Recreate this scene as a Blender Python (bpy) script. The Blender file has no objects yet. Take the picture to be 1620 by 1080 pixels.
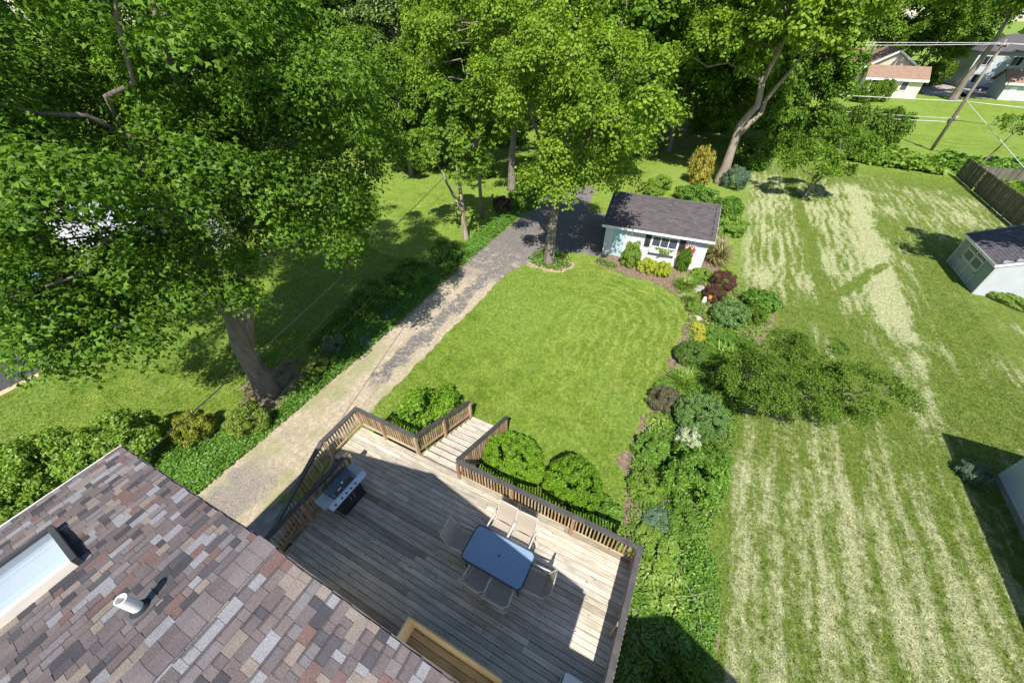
import bpy, math, random
import numpy as np
from mathutils import Vector, Matrix

R_ = math.radians
scene = bpy.context.scene
COL = scene.collection

# ------------------------------------------------------------------ camera
cam_d = bpy.data.cameras.new('camera')
cam = bpy.data.objects.new('camera', cam_d)
COL.objects.link(cam)
cam_d.sensor_fit = 'HORIZONTAL'
cam_d.sensor_width = 36.0
cam_d.lens = 13.333
cam_d.clip_start = 0.1
cam_d.clip_end = 2000.0
cam.location = (0.0, 0.0, 12.5)
cam.rotation_euler = (R_(49.0), 0.0, R_(26.8))
scene.camera = cam

# ------------------------------------------------------------------ sky + sun
SUN_TO = Vector((0.24, -0.69, 1.0)).normalized()          # direction towards the sun
elev = math.asin(SUN_TO.z)
azim = math.atan2(SUN_TO.x, SUN_TO.y)
world = bpy.data.worlds.new('World')
scene.world = world
world.use_nodes = True
wn = world.node_tree.nodes
wl = world.node_tree.links
wn.clear()
w_out = wn.new('ShaderNodeOutputWorld')
w_bg = wn.new('ShaderNodeBackground')
w_sky = wn.new('ShaderNodeTexSky')
w_sky.sky_type = 'NISHITA'
w_sky.sun_disc = False
w_sky.sun_elevation = elev
w_sky.sun_rotation = azim
w_sky.air_density = 1.0
w_sky.dust_density = 0.4
w_sky.ozone_density = 2.0
w_bg.inputs['Strength'].default_value = 0.108
wl.new(w_sky.outputs[0], w_bg.inputs['Color'])
wl.new(w_bg.outputs[0], w_out.inputs['Surface'])

sun_d = bpy.data.lights.new('sun', 'SUN')
sun_d.energy = 5.0
sun_d.angle = R_(0.5)
sun_d.color = (1.0, 0.955, 0.88)
sun = bpy.data.objects.new('sun', sun_d)
COL.objects.link(sun)
sun.location = (0, 0, 60)
sun.rotation_euler = (-SUN_TO).to_track_quat('-Z', 'Y').to_euler()

vs = scene.view_settings
vs.view_transform = 'Standard'
vs.look = 'None'
vs.exposure = 0.66
vs.gamma = 1.0
vs.use_curve_mapping = False
scene.cycles.max_bounces = 6
scene.cycles.diffuse_bounces = 3
scene.cycles.glossy_bounces = 3
scene.cycles.transmission_bounces = 5
scene.cycles.transparent_max_bounces = 8

# ------------------------------------------------------------------ object helpers
ORG = {}

def tag(o, label=None, cat=None, group=None, kind=None):
    if label: o['label'] = label
    if cat: o['category'] = cat
    if group: o['group'] = group
    if kind: o['kind'] = kind
    return o

def thing(name, label, cat, loc=(0, 0, 0), rz=0.0, group=None):
    o = bpy.data.objects.new(name, None)
    o.empty_display_size = 0.2
    COL.objects.link(o)
    o.location = loc
    o.rotation_euler = (0, 0, rz)
    ORG[o.name] = Vector(loc) if rz == 0.0 else None
    return tag(o, label, cat, group)

def link(name, me, m, parent=None, loc=(0, 0, 0), rot=(0, 0, 0), sc=(1, 1, 1)):
    o = bpy.data.objects.new(name, me)
    COL.objects.link(o)
    if m is not None:
        if len(me.materials) == 0:
            me.materials.append(m)
        elif me.materials[0] is not m:
            o.material_slots[0].link = 'OBJECT'
            o.material_slots[0].material = m
    o.location = loc
    o.rotation_euler = rot
    o.scale = sc
    if parent is not None:
        o.parent = parent
        ORG[o.name] = ORG.get(parent.name)
    return o

def copy_tree(src, loc, rz, label, sc=(1, 1, 1), parent=None, group=None):
    c = src.copy()
    COL.objects.link(c)
    c.parent = parent
    if parent is None:
        c.location = loc
        c.rotation_euler = (0, 0, rz)
        c.scale = sc
        c['label'] = label
        if group: c['group'] = group
    for ch in src.children:
        copy_tree(ch, None, None, None, None, c)
    return c

class MB:
    """collects faces of one mesh"""
    def __init__(self):
        self.v = []
        self.f = []

    def add(self, vs_, fs):
        n = len(self.v)
        self.v += [tuple(p) for p in vs_]
        self.f += [tuple(i + n for i in f) for f in fs]
        return self

    def box(self, x0, x1, y0, y1, z0, z1):
        return self.add([(x0, y0, z0), (x1, y0, z0), (x1, y1, z0), (x0, y1, z0),
                         (x0, y0, z1), (x1, y0, z1), (x1, y1, z1), (x0, y1, z1)],
                        [(0, 3, 2, 1), (4, 5, 6, 7), (0, 1, 5, 4), (1, 2, 6, 5), (2, 3, 7, 6), (3, 0, 4, 7)])

    def beam(self, p, q, w, h, b=0.0):
        """box from p to q, w wide sideways, h tall, along the axis pq (centre line)"""
        p, q = Vector(p), Vector(q)
        d = (q - p).normalized()
        s = d.cross(Vector((0, 0, 1)))
        if s.length < 1e-4: s = Vector((1, 0, 0))
        s.normalize()
        u = s.cross(d).normalized()
        if b <= 0:
            prof = [(-w / 2, -h / 2), (w / 2, -h / 2), (w / 2, h / 2), (-w / 2, h / 2)]
        else:
            prof = [(-w / 2, -h / 2), (w / 2, -h / 2), (w / 2, h / 2 - b), (w / 2 - b, h / 2), (-w / 2 + b, h / 2), (-w / 2, h / 2 - b)]
        n = len(prof)
        vv = [p + s * a + u * c for a, c in prof] + [q + s * a + u * c for a, c in prof]
        ff = [tuple(range(n))[::-1], tuple(range(n, 2 * n))]
        ff += [(i, (i + 1) % n, n + (i + 1) % n, n + i) for i in range(n)]
        return self.add(vv, ff)

    def tube(self, pts, rad, n=8, cap=True):
        pts = [Vector(p) for p in pts]
        if not hasattr(rad, '__len__'): rad = [rad] * len(pts)
        ref = Vector((0.31, 0.77, 0.21)).normalized()
        rings = []
        for i, p in enumerate(pts):
            d = (pts[min(i + 1, len(pts) - 1)] - pts[max(i - 1, 0)]).normalized()
            s = d.cross(ref)
            if s.length < 1e-3: s = d.cross(Vector((1, 0, 0)))
            s.normalize()
            u = d.cross(s)
            rings.append([p + (s * math.cos(2 * math.pi * k / n) + u * math.sin(2 * math.pi * k / n)) * rad[i] for k in range(n)])
        vv = [q for r in rings for q in r]
        ff = []
        for i in range(len(pts) - 1):
            for k in range(n):
                ff.append((i * n + k, i * n + (k + 1) % n, (i + 1) * n + (k + 1) % n, (i + 1) * n + k))
        if cap:
            ff.append(tuple(range(n))[::-1])
            ff.append(tuple((len(pts) - 1) * n + k for k in range(n)))
        return self.add(vv, ff)

    def prism(self, outline, z0, z1):
        n = len(outline)
        vv = [(x, y, z0) for x, y in outline] + [(x, y, z1) for x, y in outline]
        ff = [tuple(range(n))[::-1], tuple(range(n, 2 * n))] + [(i, (i + 1) % n, n + (i + 1) % n, n + i) for i in range(n)]
        return self.add(vv, ff)

    def poly(self, pts):
        return self.add(pts, [tuple(range(len(pts)))])

    def lathe(self, prof, c, n=16):
        """prof = [(r, z)], closed at both ends when r is 0"""
        vv = []
        for r, z in prof:
            vv += [(c[0] + r * math.cos(2 * math.pi * k / n), c[1] + r * math.sin(2 * math.pi * k / n), c[2] + z) for k in range(n)]
        ff = []
        for i in range(len(prof) - 1):
            for k in range(n):
                ff.append((i * n + k, i * n + (k + 1) % n, (i + 1) * n + (k + 1) % n, (i + 1) * n + k))
        return self.add(vv, ff)

    def mesh(self, name, off=None, smooth=False):
        me = bpy.data.meshes.new(name)
        v = self.v
        if off is not None:
            v = [(a - off[0], b - off[1], c - off[2]) for a, b, c in v]
        me.from_pydata(v, [], self.f)
        if smooth:
            for p in me.polygons: p.use_smooth = True
        me.update()
        return me

    def obj(self, name, m, parent=None, smooth=False, **kw):
        off = ORG.get(parent.name) if parent is not None else None
        return link(name, self.mesh(name, off, smooth), m, parent, **kw)

def structure(name, mb, m, smooth=False):
    o = mb.obj(name, m, smooth=smooth)
    o['kind'] = 'structure'
    return o

# ------------------------------------------------------------------ material helpers
def new_mat(name):
    m = bpy.data.materials.new(name)
    m.use_nodes = True
    nt = m.node_tree
    nt.nodes.clear()
    return m, nt

class NT:
    def __init__(self, nt):
        self.nt = nt
    def n(self, typ, **kw):
        nd = self.nt.nodes.new(typ)
        for k, v in kw.items():
            if k in nd.inputs.keys(): nd.inputs[k].default_value = v
            else: setattr(nd, k, v)
        return nd
    def l(self, a, b):
        self.nt.links.new(a, b)
    def pos(self, scale=(1, 1, 1), off=None):
        g = self.n('ShaderNodeNewGeometry')
        mp = self.n('ShaderNodeMapping')
        mp.inputs['Scale'].default_value = scale
        self.l(g.outputs['Position'], mp.inputs['Vector'])
        if off is not None:
            self.l(off, mp.inputs['Location'])
        return mp.outputs[0]
    def obj(self, scale=(1, 1, 1), off=None):
        g = self.n('ShaderNodeTexCoord')
        mp = self.n('ShaderNodeMapping')
        mp.inputs['Scale'].default_value = scale
        self.l(g.outputs['Object'], mp.inputs['Vector'])
        if off is not None:
            self.l(off, mp.inputs['Location'])
        return mp.outputs[0]
    def noise(self, vec, scale, detail=4, rough=0.55, dist=0.0):
        t = self.n('ShaderNodeTexNoise')
        t.inputs['Scale'].default_value = scale
        t.inputs['Detail'].default_value = detail
        t.inputs['Roughness'].default_value = rough
        t.inputs['Distortion'].default_value = dist
        if vec is not None: self.l(vec, t.inputs['Vector'])
        return t.outputs['Fac']
    def ramp(self, fac, stops, interp='LINEAR'):
        r = self.n('ShaderNodeValToRGB')
        r.color_ramp.interpolation = interp
        els = r.color_ramp.elements
        while len(els) > 1: els.remove(els[-1])
        els[0].position, els[0].color = stops[0][0], col4(stops[0][1])
        for p, c in stops[1:]:
            e = els.new(p)
            e.color = col4(c)
        self.l(fac, r.inputs[0])
        return r.outputs[0]
    def mix(self, fac, a, b, mode='MIX'):
        x = self.n('ShaderNodeMix', data_type='RGBA', blend_type=mode)
        for sock, val in ((x.inputs[0], fac), (x.inputs[6], a), (x.inputs[7], b)):
            if isinstance(val, (int, float)): sock.default_value = val
            elif isinstance(val, (tuple, list)): sock.default_value = col4(val)
            else: self.l(val, sock)
        return x.outputs[2]
    def math(self, op, a, b=None, c=None, clamp=False):
        x = self.n('ShaderNodeMath', operation=op)
        x.use_clamp = clamp
        for i, val in enumerate((a, b, c)):
            if val is None: continue
            if isinstance(val, (int, float)): x.inputs[i].default_value = val
            else: self.l(val, x.inputs[i])
        return x.outputs[0]
    def step(self, val, lo, hi):
        x = self.n('ShaderNodeMapRange', interpolation_type='SMOOTHSTEP')
        self.l(val, x.inputs[0])
        x.inputs[1].default_value = lo
        x.inputs[2].default_value = hi
        return x.outputs[0]
    def bump(self, h, strength, dist=0.02):
        b = self.n('ShaderNodeBump')
        b.inputs['Strength'].default_value = strength
        b.inputs['Distance'].default_value = dist
        self.l(h, b.inputs['Height'])
        return b.outputs[0]
    def rnd(self, kind):
        if kind == 'object':
            return self.n('ShaderNodeObjectInfo').outputs['Random']
        return self.n('ShaderNodeNewGeometry').outputs['Random Per Island']
    def out(self, shader):
        o = self.n('ShaderNodeOutputMaterial')
        self.l(shader, o.inputs['Surface'])
    def bsdf(self, color, rough=0.7, spec=0.35, metal=0.0, normal=None, **kw):
        b = self.n('ShaderNodeBsdfPrincipled')
        for key, val in (('Base Color', color), ('Roughness', rough), ('Specular IOR Level', spec), ('Metallic', metal)):
            if isinstance(val, (int, float)): b.inputs[key].default_value = val
            elif isinstance(val, (tuple, list)): b.inputs[key].default_value = col4(val)
            else: self.l(val, b.inputs[key])
        if normal is not None: self.l(normal, b.inputs['Normal'])
        return b.outputs[0]

def col4(c):
    return (c[0], c[1], c[2], 1.0) if len(c) == 3 else tuple(c)

def S(r, g, b):
    """sRGB 0-255 to linear"""
    f = lambda u: (u / 255 / 12.92) if u / 255 <= 0.04045 else ((u / 255 + 0.055) / 1.055) ** 2.4
    return (f(r), f(g), f(b))

def plain(name, c, rough=0.6, spec=0.4, metal=0.0, var=0.12, scale=6.0, bump=0.0, coord='pos', stretch=(1, 1, 1)):
    m, nt = new_mat(name)
    t = NT(nt)
    v = t.pos(stretch) if coord == 'pos' else t.obj(stretch)
    nz = t.noise(v, scale, 5, 0.6)
    lo = tuple(x * (1 - var) for x in c)
    hi = tuple(min(1, x * (1 + var)) for x in c)
    cc = t.ramp(nz, [(0.3, lo), (0.7, hi)])
    nm = t.bump(t.noise(v, scale * 8, 3), bump, 0.01) if bump > 0 else None
    t.out(t.bsdf(cc, rough, spec, metal, nm))
    return m

def wood(name, stops, along='x', rnd='object', rough=0.75, grain=1.0, bump=0.5):
    m, nt = new_mat(name)
    t = NT(nt)
    r = t.rnd(rnd)
    off = t.n('ShaderNodeCombineXYZ')
    t.l(t.math('MULTIPLY', r, 37.0), off.inputs[0])
    t.l(t.math('MULTIPLY', r, 11.0), off.inputs[2])
    sc = {'x': (1.1, 26, 26), 'y': (26, 1.1, 26), 'z': (26, 26, 1.1)}[along]
    v = t.pos(sc, off.outputs[0])
    g = t.noise(v, 1.6 * grain, 7, 0.65, 0.4)
    v2 = t.pos((2.2, 2.2, 2.2), off.outputs[0])
    blot = t.noise(v2, 1.0, 4, 0.6)
    c = t.ramp(r, stops)
    gr = t.ramp(g, [(0.3, (0.5, 0.48, 0.46)), (0.48, (0.9, 0.9, 0.9)), (0.7, (1.2, 1.2, 1.2))])
    c = t.mix(1.0, c, gr, 'MULTIPLY')
    bl = t.ramp(blot, [(0.3, (0.78, 0.78, 0.76)), (0.7, (1.12, 1.12, 1.12))])
    c = t.mix(1.0, c, bl, 'MULTIPLY')
    vk = t.n('ShaderNodeTexVoronoi')
    t.l(t.pos((3.0, 7.0, 7.0) if along == 'x' else (7.0, 3.0, 7.0) if along == 'y' else (7.0, 7.0, 3.0), off.outputs[0]), vk.inputs['Vector'])
    vk.inputs['Scale'].default_value = 1.0
    knot = t.step(vk.outputs['Distance'], 0.05, 0.13)
    c = t.mix(knot, (0.10, 0.08, 0.06), c)
    t.out(t.bsdf(c, rough, 0.4, 0.0, t.bump(g, bump, 0.004)))
    return m

def leaf_mat(name, dark, light, transl=0.35, rough=0.45, spec=0.35, tr_gain=(1.5, 1.55, 0.75)):
    m, nt = new_mat(name)
    t = NT(nt)
    r = t.rnd('island')
    big = t.noise(t.pos(), 0.45, 3, 0.5)
    mixed = t.math('ADD', t.math('MULTIPLY', r, 0.6), t.math('MULTIPLY', big, 0.5))
    c = t.ramp(mixed, [(0.15, dark), (0.9, light)])
    tc = t.mix(1.0, c, tr_gain, 'MULTIPLY')
    b = t.bsdf(c, rough, spec)
    tr = t.n('ShaderNodeBsdfTranslucent')
    t.l(tc, tr.inputs['Color'])
    mx = t.n('ShaderNodeMixShader')
    mx.inputs[0].default_value = transl
    t.l(b, mx.inputs[1])
    t.l(tr.outputs[0], mx.inputs[2])
    t.out(mx.outputs[0])
    return m

# ------------------------------------------------------------------ foliage helpers (numpy)
LEAF = {
    'oval': (np.array([(0, -.5, 0), (.29, -.05, .07), (0, .5, -.06), (-.29, -.05, .07)]), [(0, 1, 2), (0, 2, 3)]),
    'wide': (np.array([(0, -.5, 0), (.42, -.1, .1), (.25, .3, .02), (0, .5, -.12), (-.25, .3, .02), (-.42, -.1, .1)]), [(0, 1, 2, 3), (0, 3, 4, 5)]),
    'maple': (np.array([(0, -.38, 0), (.46, -.22, -.10), (.17, .04, .04), (0, .56, -.12), (-.17, .04, .04), (-.46, -.22, -.10)]), [(0, 1, 2), (0, 2, 3), (0, 3, 4), (0, 4, 5)]),
    'strap': (np.array([(-.02, 0, 0), (.02, 0, 0), (.026, .5, .16), (-.026, .5, .16), (0, 1, -.10)]), [(0, 1, 2, 3), (3, 2, 4)]),
    'needle': (np.array([(-.07, -.5, 0), (.07, -.5, 0), (0, .5, 0.03)]), [(0, 1, 2)]),
}

def leaf_mesh(name, c, n, size, tmpl, rng, up=None):
    """c (N,3) centres, n (N,3) normals, size (N,) -> mesh; up (N,3) optional long axis"""
    T, F = LEAF[tmpl]
    N = len(c)
    n = n / np.maximum(np.linalg.norm(n, axis=1, keepdims=True), 1e-6)
    a = rng.normal(size=(N, 3)) if up is None else up
    t = np.cross(a, n)
    t /= np.maximum(np.linalg.norm(t, axis=1, keepdims=True), 1e-6)
    b = np.cross(n, t)
    V = (c[:, None, :] + size[:, None, None] * (T[None, :, 0:1] * t[:, None, :] + T[None, :, 1:2] * b[:, None, :] + T[None, :, 2:3] * n[:, None, :]))
    k = len(T)
    return np_mesh(name, V.reshape(-1, 3), [np.array(f) for f in F], N, k)

def np_mesh(name, V, F, N, k):
    me = bpy.data.meshes.new(name)
    me.vertices.add(len(V))
    me.vertices.foreach_set('co', V.astype(np.float32).ravel())
    per = sum(len(f) for f in F)
    idx = np.concatenate(F)[None, :] + (np.arange(N) * k)[:, None]
    me.loops.add(N * per)
    me.loops.foreach_set('vertex_index', idx.ravel().astype(np.int32))
    tot = np.tile(np.array([len(f) for f in F]), N)
    me.polygons.add(len(tot))
    start = np.concatenate([[0], np.cumsum(tot)[:-1]])
    me.polygons.foreach_set('loop_start', start.astype(np.int32))
    me.polygons.foreach_set('loop_total', tot.astype(np.int32))
    me.update(calc_edges=True)
    return me

def unit(rng, n):
    d = rng.normal(size=(n, 3))
    return d / np.linalg.norm(d, axis=1, keepdims=True)

def foliage(rng, ells, nl, lobe_r, nspray, per, spray_r, leaf, tmpl, name='crown', shell=(0.5, 0.98), droop=0.35, updir=0.8, bottom=-0.55):
    """lobes spread through ellipsoids, sprays on the lobes, leaves on the sprays.  returns mesh, lobe centres"""
    ells = np.array(ells, float)
    w = (ells[:, 3] * ells[:, 4] * ells[:, 5]) ** 0.62
    pick = rng.choice(len(ells), nl, p=w / w.sum())
    d = unit(rng, nl * 3)
    d = d[d[:, 2] > bottom][:nl]
    while len(d) < nl:
        e = unit(rng, nl)
        d = np.concatenate([d, e[e[:, 2] > bottom]])[:nl]
    u = shell[0] + (shell[1] - shell[0]) * rng.random(nl) ** 0.6
    lc = ells[pick, :3] + d * ells[pick, 3:] * u[:, None]
    lr = lobe_r * (0.65 + 0.7 * rng.random(nl))
    li = rng.integers(0, nl, nspray)
    sd = unit(rng, nspray)
    outw = d[li]
    sd = sd + 0.55 * outw + np.array([0, 0, 0.35])
    sd /= np.linalg.norm(sd, axis=1, keepdims=True)
    sc = lc[li] + sd * lr[li][:, None] * np.array([1.0, 1.0, 0.7]) * (0.55 + 0.5 * rng.random((nspray, 1)))
    sn = sd * 0.7 + np.array([0, 0, updir]) + rng.normal(size=(nspray, 3)) * 0.25
    sn /= np.linalg.norm(sn, axis=1, keepdims=True)
    N = nspray * per
    si = np.repeat(np.arange(nspray), per)
    a = rng.normal(size=(N, 3))
    n = sn[si]
    a -= n * np.sum(a * n, axis=1, keepdims=True)
    a /= np.linalg.norm(a, axis=1, keepdims=True)
    rr = spray_r * (0.6 + 0.8 * rng.random(nspray))[si] * np.sqrt(rng.random(N))
    c = sc[si] + a * rr[:, None] + n * (rng.normal(size=(N, 1)) * 0.18 * spray_r)
    c[:, 2] -= droop * rr ** 2 / spray_r
    ln = n + a * (rr / spray_r)[:, None] * 0.35 + rng.normal(size=(N, 3)) * 0.42
    size = leaf * (0.7 + 0.6 * rng.random(N))
    return leaf_mesh(name, c, ln, size, tmpl, rng), lc

def wobble(p, q, rng, n=6, amp=0.06, sag=0.0):
    p, q = np.array(p, float), np.array(q, float)
    L = np.linalg.norm(q - p)
    t = np.linspace(0, 1, n)
    pts = p + (q - p) * t[:, None]
    pts[1:-1] += rng.normal(size=(n - 2, 3)) * amp * L * np.sin(np.pi * t[1:-1])[:, None]
    pts[:, 2] += sag * L * np.sin(np.pi * t)
    return pts

def make_tree(name, label, cat, base, trunk_top, r0, ells, fol, mats, seed, group=None, limbs=16, forks=None, flare=1.5, nside=9):
    """base = (x, y); everything else relative to the base"""
    rng = np.random.default_rng(seed)
    root = thing(name, label, cat, (base[0], base[1], 0.0), 0.0, group)
    me, lc = foliage(rng, ells, **fol)
    link('crown', me, mats[0], root)
    mb = MB()
    tt = np.array(trunk_top, float)
    pts = wobble((0, 0, -0.1), tt, rng, 8, 0.012)
    rad = [r0 * (flare if i == 0 else 1.12 if i == 1 else 1.0) * (1 - 0.62 * i / 7) for i in range(8)]
    pts = np.insert(pts, 1, pts[0] + (pts[1] - pts[0]) * 0.25, axis=0)
    rad.insert(1, r0 * (1 + (flare - 1) * 0.35))
    mb.tube(pts, rad, nside)
    starts = [(pts, rad)]
    for f in (forks or []):
        fp = wobble(f[0], f[1], rng, 7, 0.03)
        fr = [f[2] * (1 - 0.7 * i / 6) for i in range(7)]
        mb.tube(fp, fr, nside)
        starts.append((fp, fr))
    ok = np.where(lc[:, 2] > 0.45 * tt[2])[0]
    order = rng.permutation(ok)[:limbs]
    for k in order:
        tgt = lc[k]
        best = None
        for sp, sr in starts:
            for i in range(2, len(sp)):
                if sp[i][2] < tgt[2] + 0.5:
                    dd = np.linalg.norm(sp[i] - tgt) + 0.4 * abs(tgt[2] - sp[i][2] - 1.5)
                    if best is None or dd < best[0]: best = (dd, sp[i], sr[i])
        if best is None:
            best = (0, starts[0][0][len(starts[0][0]) // 2], starts[0][1][len(starts[0][1]) // 2])
        lp = wobble(best[1], tgt, rng, 6, 0.05, 0.06)
        mb.tube(lp, [best[2] * 0.5 * (1 - 0.78 * i / 5) + 0.008 for i in range(6)], 6)
    mb.v = [(a, b, c) for a, b, c in mb.v]
    link('trunk', mb.mesh('trunk', None, True), mats[1], root)
    return root

# ------------------------------------------------------------------ materials
MAT = {}

def grass_material(name, blades=False):
    m, nt = new_mat(name)
    t = NT(nt)
    p = t.pos()
    sep = t.n('ShaderNodeSeparateXYZ')
    t.l(p, sep.inputs[0])
    X, Y = sep.outputs[0], sep.outputs[1]
    flatp = t.pos((1, 1, 0))
    big = t.noise(flatp, 0.16, 4, 0.55)
    mid = t.noise(flatp, 0.9, 5, 0.65)
    fine = t.noise(t.pos((1, 0.7, 0)), 7.0, 6, 0.8)
    vfine = t.noise(flatp, 30.0, 4, 0.85)
    green = t.ramp(mid, [(0.28, (0.112, 0.182, 0.022)), (0.5, (0.170, 0.252, 0.036)), (0.74, (0.245, 0.322, 0.066))])
    green = t.mix(t.step(big, 0.42, 0.62), green, (0.184, 0.276, 0.050))
    mott = t.noise(flatp, 2.4, 6, 0.7)
    green = t.mix(t.math('MULTIPLY', t.step(mott, 0.50, 0.68), 0.55), green, (0.285, 0.335, 0.080))
    green = t.mix(t.math('MULTIPLY', t.math('SUBTRACT', 1.0, t.step(mott, 0.30, 0.44)), 0.5), green, (0.060, 0.115, 0.012))
    worn = t.math('MULTIPLY', t.step(t.noise(flatp, 0.55, 5, 0.7), 0.60, 0.70), 0.45)
    green = t.mix(worn, green, (0.29, 0.31, 0.115))
    # soft mower tracks of the back lawn, curving round towards the garage
    cx = t.math('SUBTRACT', X, -3.6)
    cy = t.math('SUBTRACT', Y, 17.0)
    cyc = t.math('MAXIMUM', cy, 0.0)
    rad = t.math('SQRT', t.math('ADD', t.math('MULTIPLY', cx, cx), t.math('MULTIPLY', cyc, cyc)))
    wob = t.math('MULTIPLY', t.math('SUBTRACT', t.noise(flatp, 0.6, 4), 0.5), 1.3)
    ring = t.math('SINE', t.math('MULTIPLY', t.math('ADD', rad, wob), 2 * math.pi / 0.55))
    ringm = t.math('MULTIPLY', t.step(ring, -0.2, 1.0), t.step(t.noise(flatp, 1.3, 6, 0.8), 0.34, 0.58))
    inner = t.math('MULTIPLY', t.math('MULTIPLY', t.step(X, -8.0, -2.5), t.step(Y, 9.0, 15.0)), t.math('SUBTRACT', 1.0, t.step(X, 1.0, 2.5)))
    ringm = t.math('MULTIPLY', ringm, inner)
    green = t.mix(t.math('MULTIPLY', ringm, 0.42), green, (0.36, 0.405, 0.12))
    # dry clippings in broken rows on the neighbouring lawn to the right, a worn pale path, two greener wheel tracks
    cmb = t.n('ShaderNodeCombineXYZ')
    t.l(t.math('MULTIPLY', X, 2.0), cmb.inputs[0])
    t.l(t.math('MULTIPLY', Y, 0.22), cmb.inputs[1])
    streak = t.noise(cmb.outputs[0], 1.0, 7, 0.66, 0.25)
    clump = t.noise(flatp, 4.2, 7, 0.82)
    patch = t.noise(flatp, 0.22, 5, 0.6)
    wv = t.math('ADD', X, t.math('MULTIPLY', t.math('SUBTRACT', t.noise(flatp, 0.5, 4), 0.5), 1.5))
    rowA = t.math('SINE', t.math('MULTIPLY', wv, 2 * math.pi / 0.52))
    rowB = t.math('SINE', t.math('MULTIPLY', wv, 2 * math.pi / 0.80))
    def box(v, a0, a1, b0, b1):
        return t.math('MULTIPLY', t.step(v, a0, a1), t.math('SUBTRACT', 1.0, t.step(v, b0, b1)))
    def near(v, w0, w1):
        return t.math('SUBTRACT', 1.0, t.step(t.math('ABSOLUTE', v), w0, w1))
    zA = t.math('MULTIPLY', box(Y, 21.0, 26.0, 44.0, 53.0), t.math('MAXIMUM', box(X, 2.8, 3.6, 10.5, 15.0), t.math('MULTIPLY', t.step(Y, 34.0, 42.0), 0.8)))
    zB = t.math('SUBTRACT', 1.0, t.step(t.math('ADD', Y, t.math('MULTIPLY', patch, 8.0)), 14.0, 21.0))
    wavy = t.math('MULTIPLY', t.math('SUBTRACT', mid, 0.5), 2.2)
    pal = near(t.math('ADD', t.math('SUBTRACT', X, t.math('ADD', 10.12, t.math('MULTIPLY', Y, 0.044))), wavy), 0.25, 1.0)
    pal = t.math('MULTIPLY', pal, box(Y, 13.0, 17.0, 46.0, 50.0))
    drk = t.math('MULTIPLY', near(t.math('ADD', t.math('SUBTRACT', X, t.math('SUBTRACT', 9.3, t.math('MULTIPLY', Y, 0.05))), t.math('MULTIPLY', wavy, 0.25)), 0.2, 0.6), t.step(Y, 16.0, 20.0))
    # diagonal wheel track from (8.7, 25.2) to (12.1, 31.1)
    lx, ly = 0.4993, 0.8664
    al = t.math('ADD', t.math('MULTIPLY', t.math('SUBTRACT', X, 8.7), lx), t.math('MULTIPLY', t.math('SUBTRACT', Y, 25.2), ly))
    ac = t.math('SUBTRACT', t.math('MULTIPLY', t.math('SUBTRACT', X, 8.7), ly), t.math('MULTIPLY', t.math('SUBTRACT', Y, 25.2), lx))
    dia = t.math('MULTIPLY', near(t.math('ADD', ac, t.math('MULTIPLY', wavy, 0.12)), 0.12, 0.42), box(al, -0.3, 0.3, 6.0, 7.5))
    dsum = t.math('ADD', t.math('MULTIPLY', zA, t.math('ADD', 0.46, t.math('MULTIPLY', rowA, 0.16))), t.math('MULTIPLY', zB, t.math('ADD', 0.40, t.math('MULTIPLY', rowB, 0.10))))
    dsum = t.math('ADD', dsum, t.math('MULTIPLY', pal, 0.55))
    dsum = t.math('SUBTRACT', dsum, t.math('MULTIPLY', drk, 0.50))
    dsum = t.math('SUBTRACT', dsum, t.math('MULTIPLY', dia, 0.80))
    for nz_, k_ in ((streak, 2.1), (clump, 1.9), (patch, 1.5)):
        dsum = t.math('ADD', dsum, t.math('MULTIPLY', t.math('SUBTRACT', nz_, 0.5), k_))
    dry = t.step(dsum, 0.14, 0.72)
    yard = t.math('MULTIPLY', t.step(t.math('ADD', X, t.math('MULTIPLY', mid, 1.2)), 3.3, 4.8), t.math('SUBTRACT', 1.0, t.step(Y, 49.0, 57.0)))
    dry = t.math('MULTIPLY', dry, yard)
    straw = t.ramp(vfine, [(0.3, (0.32, 0.345, 0.175)), (0.7, (0.55, 0.55, 0.365))])
    oliv = t.ramp(t.noise(flatp, 1.7, 7, 0.75), [(0.3, (0.088, 0.134, 0.018)), (0.55, (0.148, 0.198, 0.040)), (0.75, (0.240, 0.272, 0.092))])
    green = t.mix(t.math('MULTIPLY', yard, 0.8), green, oliv)
    c = t.mix(t.math('MULTIPLY', dry, 0.88), green, straw)
    g1 = t.ramp(fine, [(0.26, (0.42, 0.46, 0.34)), (0.5, (1.0, 1.0, 1.0)), (0.74, (1.65, 1.55, 1.6))])
    c = t.mix(1.0, c, g1, 'MULTIPLY')
    if blades:
        c = t.mix(1.0, c, t.ramp(t.rnd('island'), [(0.0, (0.85, 0.9, 0.8)), (0.6, (1.35, 1.36, 1.25)), (1.0, (2.0, 1.9, 1.9))]), 'MULTIPLY')
        b = t.bsdf(c, 0.6, 0.25)
        tr = t.n('ShaderNodeBsdfTranslucent')
        t.l(c, tr.inputs['Color'])
        mx = t.n('ShaderNodeMixShader')
        mx.inputs[0].default_value = 0.35
        t.l(b, mx.inputs[1])
        t.l(tr.outputs[0], mx.inputs[2])
        t.out(mx.outputs[0])
    else:
        g2 = t.ramp(vfine, [(0.28, (0.58, 0.60, 0.5)), (0.72, (1.38, 1.35, 1.3))])
        c = t.mix(1.0, c, g2, 'MULTIPLY')
        h = t.math('ADD', t.math('MULTIPLY', fine, 0.6), vfine)
        t.out(t.bsdf(c, 0.85, 0.12, 0.0, t.bump(h, 0.9, 0.06)))
    return m

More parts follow.
